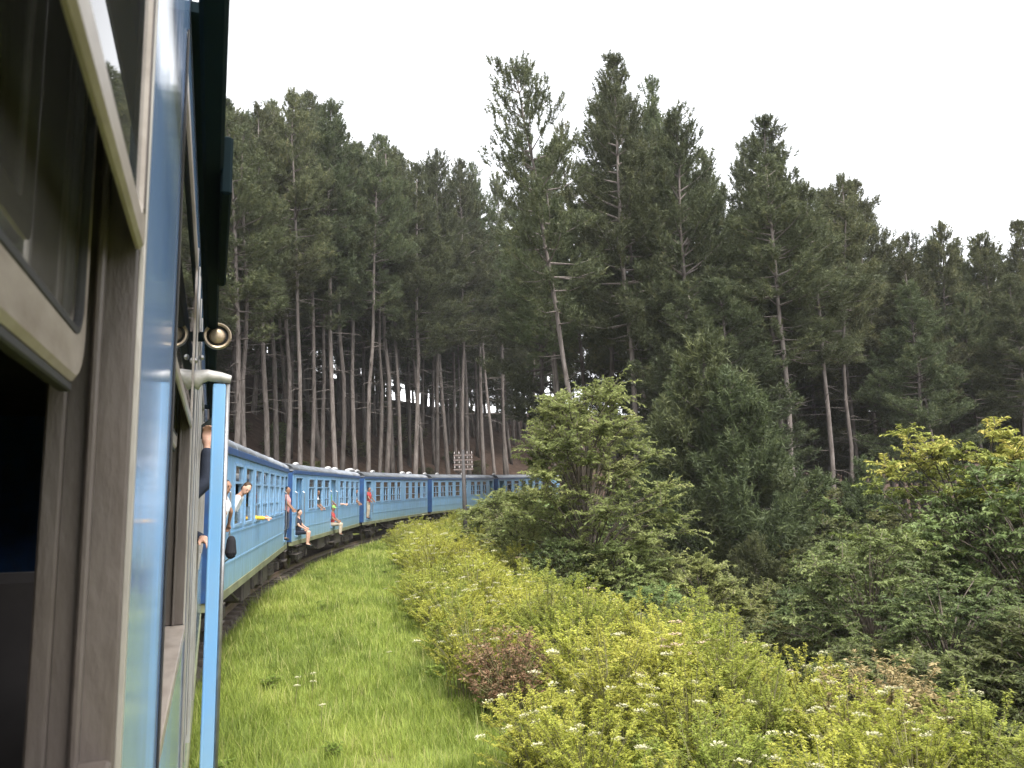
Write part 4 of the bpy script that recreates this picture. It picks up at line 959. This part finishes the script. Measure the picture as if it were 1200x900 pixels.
def person(coach_o, label, J, shirt, trousers, skin='skin_brown', hair='hair_black', face=(1,0,0), sleeves='short', short_legs=False, cap=None, group=None, vox=.014):
    """J: joints in coach coordinates"""
    mw = Matrix.LocRotScale(coach_o.location, coach_o.rotation_euler, None)
    J = {k_: Vector(v) for k_, v in J.items()}
    base = J['pelvis']; root = empty('person', mw @ base, coach_o.rotation_euler); tag(root, label, 'person', group)
    J = {k_: v-base for k_, v in J.items()}
    fw = Vector(face).normalized()
    nk, hd = J['neck'], J['head']; up = (hd-nk).normalized(); fw = (fw-up*fw.dot(up)).normalized(); sdv = fw.cross(up)
    rot = Matrix((sdv, fw, up)).transposed()
    B = MB()
    B.ell(hd, (.074,.092,.112), 14, 10, rot); B.ell(hd+fw*.03-up*.06, (.052,.06,.055), 12, 8, rot)
    B.cap(hd+fw*.088+up*.012, hd+fw*.108-up*.02, .011, .015, 8); B.ell(hd+fw*.078+up*.035, (.05,.02,.013), 10, 6, rot); B.ell(hd+fw*.086-up*.055, (.026,.014,.010), 10, 6, rot)
    for q in (-1, 1): B.ell(hd+sdv*.075*q-fw*.005, (.012,.022,.032), 8, 6, rot)
    B.cap(nk-up*.04, hd-up*.05, .056, .05)
    ch = J['chest']; B.cap(J['pelvis0'] if 'pelvis0' in J else Vector((0,0,0)), ch, .125, .145); B.cap(ch, nk-up*.05, .14, .07)
    for q in ('l', 'r'):
        if 'sh_'+q not in J: continue
        s_, e_, w_ = J['sh_'+q], J['el_'+q], J['wr_'+q]
        B.cap(ch+Vector((0,0,.05)), s_, .09, .058); B.cap(s_, e_, .05, .039); B.cap(e_, w_, .039, .026)
        hd_ = (w_-e_).normalized(); upv = Vector((0,1,0)) if abs(hd_.y) < .8 else Vector((0,0,1))
        hand(B, w_, hd_, upv, .55, 1 if q == 'r' else -1)
    for q in ('l', 'r'):
        if 'kn_'+q not in J: continue
        h_, k_, a_ = J['hip_'+q], J['kn_'+q], J['an_'+q]
        B.cap(Vector((0,0,0)), h_, .11, .09); B.cap(h_, k_, .082, .056); B.cap(k_, k_+(a_-k_)*.35, .055, .054); B.cap(k_+(a_-k_)*.35, a_, .054, .037)
        ft = J.get('toe_'+q, a_+fw*.16-Vector((0,0,.05))); B.cap(a_-Vector((0,0,.03)), ft, .038, .03)
    remesh(B.build('body', M[skin], root), vox)
    Sh = MB(); Sh.cap(Vector((0,0,-.02)), ch, .142, .162); Sh.cap(ch, nk-up*.075, .155, .075)
    for q in ('l', 'r'):
        if 'sh_'+q not in J: continue
        s_, e_, w_ = J['sh_'+q], J['el_'+q], J['wr_'+q]; Sh.cap(ch+Vector((0,0,.05)), s_, .105, .072)
        if sleeves == 'short': Sh.cap(s_, s_+(e_-s_)*.55, .068, .064)
        else: Sh.cap(s_, e_, .066, .052); Sh.cap(e_, e_+(w_-e_)*.8, .052, .042)
    remesh(Sh.build('shirt', M[shirt], root), vox)
    if 'kn_l' in J:
        T = MB()
        for q in ('l', 'r'):
            h_, k_, a_ = J['hip_'+q], J['kn_'+q], J['an_'+q]; T.cap(Vector((0,0,-.03)), h_, .135, .105); 
            if short_legs: T.cap(h_, h_+(k_-h_)*.75, .098, .085)
            else: T.cap(h_, k_, .098, .075); T.cap(k_, a_+(k_-a_)*.08, .074, .058)
        remesh(T.build('trousers', M[trousers], root), vox)
        for q in ('l', 'r'):
            a_ = J['an_'+q]; ft = J.get('toe_'+q, a_+fw*.16-Vector((0,0,.05)))
            Fo = MB(); Fo.cap(a_-Vector((0,0,.045)), ft-Vector((0,0,.005)), .044, .037); remesh(Fo.build('shoe', M['plastic_black'], root), .012)
    Hh_ = MB(); Hh_.ell(hd-fw*.032+up*.036, (.081,.088,.092), 14, 10, rot); Hh_.ell(hd-fw*.045-up*.03, (.074,.05,.07), 12, 8, rot)
    remesh(Hh_.build('hair', M[hair], root), .012)
    if cap:
        Cp = MB(); Cp.ell(hd-fw*.01+up*.05, (.088,.10,.082), 14, 10, rot); Cp.ell(hd+fw*.11+up*.035, (.065,.06,.012), 12, 6, rot); remesh(Cp.build('cap', M[cap], root), .012)
    for q in (-1, 1): MB().ell(hd+fw*.083+sdv*.031*q+up*.012, (.013,.008,.008), 8, 6, rot).build('eye', M['hair_black'], root, True)
    return root
def standing(x, y, z, lean=0.0, **kw):
    J = dict(pelvis=(x, y, z+.95), chest=(x+lean*.35, y, z+1.28), neck=(x+lean*.52, y, z+1.47), head=(x+lean*.62, y, z+1.62), hip_l=(x, y+.09, z+.9), hip_r=(x, y-.09, z+.9), kn_l=(x+.03, y+.1, z+.5), kn_r=(x+.03, y-.1, z+.5), an_l=(x-.01, y+.1, z+.09), an_r=(x-.01, y-.1, z+.09),
             sh_l=(x+lean*.45, y+.18, z+1.42), el_l=(x+lean*.5+.06, y+.26, z+1.16), wr_l=(x+lean*.6+.18, y+.28, z+1.0), sh_r=(x+lean*.45, y-.18, z+1.42), el_r=(x+lean*.5+.06, y-.26, z+1.16), wr_r=(x+lean*.6+.18, y-.24, z+1.0))
    J.update(kw); return J
def sitting(x, y, z, **kw):
    J = dict(pelvis=(x, y, z+.13), chest=(x+.03, y, z+.46), neck=(x+.07, y, z+.66), head=(x+.10, y, z+.81), hip_l=(x+.05, y+.1, z+.11), hip_r=(x+.05, y-.1, z+.11), kn_l=(x+.44, y+.13, z+.10), kn_r=(x+.44, y-.13, z+.12), an_l=(x+.40, y+.13, z-.30), an_r=(x+.42, y-.13, z-.29),
             sh_l=(x+.04, y+.18, z+.6), el_l=(x+.14, y+.26, z+.36), wr_l=(x+.32, y+.2, z+.25), sh_r=(x+.04, y-.18, z+.6), el_r=(x+.14, y-.26, z+.36), wr_r=(x+.32, y-.2, z+.25))
    J.update(kw); return J
# rider filming from the camera coach's doorway
yb = S(6.0); FZ = 1.22
p1 = person(near, 'person in a dark top leaning from the doorway, raising a phone beside the hand post', standing(1.02, yb, FZ, .45, sh_r=(1.30, yb-.1, 2.62), el_r=(1.455, yb-.06, 2.76), wr_r=(1.452, yb+.0, 3.02), el_l=(1.36, yb+.28, 2.38), wr_l=(1.44, yb+.14, 2.36), sh_l=(1.22, yb+.18, 2.62)), 'cloth_dark', 'cloth_navy', 'skin_fair', face=(.5,1,0), sleeves='long', vox=.010)
ph_ = MB().box(-.04, .04, -.006, .006, -.085, .085, .005).build('mobile_phone', M['plastic_black']); tag(ph_, 'dark phone held up in the hand of the leaning rider', 'phone')
mwn = Matrix.LocRotScale(near.location, near.rotation_euler, None); ph_.location = mwn @ Vector((1.448, yb+.055, 3.15)); ph_.rotation_euler = (0, .9, -TH0)
# riders of the coach ahead
person(coach2, 'person in white hanging out of the end doorway, black bag at the hip', standing(1.28, -6.35, FZ, .3, sh_r=(1.40,-6.53,2.62), el_r=(1.50,-6.65,2.40), wr_r=(1.46,-6.9,2.30), el_l=(1.52,-6.1,2.42), wr_l=(1.47,-5.98,2.2)), 'cloth_white', 'cloth_dark', face=(1,-.8,0))
bg_o = MB().cap((0,0,.0), (0,.02,.22), .10, .075, 12); bo_ = remesh(bg_o.build('shoulder_bag', cloth('bag_black', (.015,.015,.018))), .012); tag(bo_, 'black shoulder bag hanging beside the rider in white', 'bag')
bo_.location = Matrix.LocRotScale(coach2.location, coach2.rotation_euler, None) @ Vector((1.55, -6.2, 1.72))
person(coach2, 'bareheaded person in white leaning face first out of a coach window', standing(1.15, -4.45, FZ, .6, head=(1.56,-4.5,2.82), neck=(1.45,-4.47,2.70), chest=(1.25,-4.45,2.5), el_l=(1.22,-4.2,2.15), wr_l=(1.12,-4.2,1.95), el_r=(1.22,-4.75,2.15), wr_r=(1.12,-4.7,1.95)), 'cloth_white', 'cloth_dark', 'skin_fair', 'hair_brown', face=(1,-.9,0))
person(coach2, 'person in a yellow long sleeve top resting an arm out of a window', standing(1.0, -1.2, FZ-.1, .15, el_r=(1.36,-1.4,2.18), wr_r=(1.60,-1.28,2.16), sh_r=(1.12,-1.38,2.42), el_l=(1.33,-.95,2.16), wr_l=(1.55,-1.05,2.17), sh_l=(1.12,-1.02,2.42)), 'cloth_yellow', 'cloth_dark', 'skin_fair', sleeves='long', face=(1,-.2,0))
person(coach2, 'person in pink standing in the rear doorway next to the coupling', standing(1.38, 6.65, FZ, .12), 'cloth_pink', 'cloth_dark', face=(1,-.5,0))
person(coach3, 'person in a black top and shorts sitting on the doorstep with bare legs hanging', sitting(1.32, -6.4, FZ), 'cloth_dark', 'cloth_dark', 'skin_fair', face=(1,-.5,0), short_legs=True)
person(coach3, 'person in a green cap and red shirt sitting in the middle doorway', sitting(1.32, .02, FZ), 'cloth_red', 'cloth_khaki', face=(1,-.4,0), cap='cap_green')
person(coach3, 'person in green standing inside the middle doorway behind a sitting rider', standing(1.12, .3, FZ, .1), 'cloth_green', 'cloth_dark', face=(1,-.2,0))
person(coach3, 'person in white leaning on the window sill before the middle doorway', standing(1.1, -2.85, FZ-.1, .35), 'cloth_white', 'cloth_dark', face=(1,-.6,0))
person(coach3, 'person in white with forearms out of a window past the middle doorway', standing(1.05, 2.1, FZ-.1, .25, el_r=(1.36,1.9,2.18), wr_r=(1.58,2.0,2.16), el_l=(1.36,2.3,2.18), wr_l=(1.57,2.25,2.16)), 'cloth_white', 'cloth_dark', 'skin_fair', face=(1,-.6,0))
person(coach3, 'person in pale clothes leaning from the last window of the coach', standing(1.1, 6.6, FZ-.1, .4), 'cloth_white', 'cloth_dark', face=(1,-.8,0))
person(coach4, 'person in dark red standing in the end doorway', standing(1.36, -6.6, FZ, .12), 'cloth_red', 'cloth_khaki', face=(1,-.6,0))

# ------------------------------------------------------------------ damp hill air
m = bpy.data.materials.new('haze_air'); m.use_nodes = True; t = m.node_tree; t.nodes.clear()
pv = t.nodes.new('ShaderNodeVolumePrincipled'); pv.inputs['Color'].default_value = (0.93, 0.94, 0.95, 1); pv.inputs['Density'].default_value = 0.00028
mo = t.nodes.new('ShaderNodeOutputMaterial'); t.links.new(pv.outputs[0], mo.inputs['Volume'])
hz = MB().box(float(GX.min())-2, float(GX.max())+2, float(GY.min())-2, float(GY.max())+2, float(GZ.min())-1.0, 56.0).build('haze', m)
tag(hz, kind='stuff')
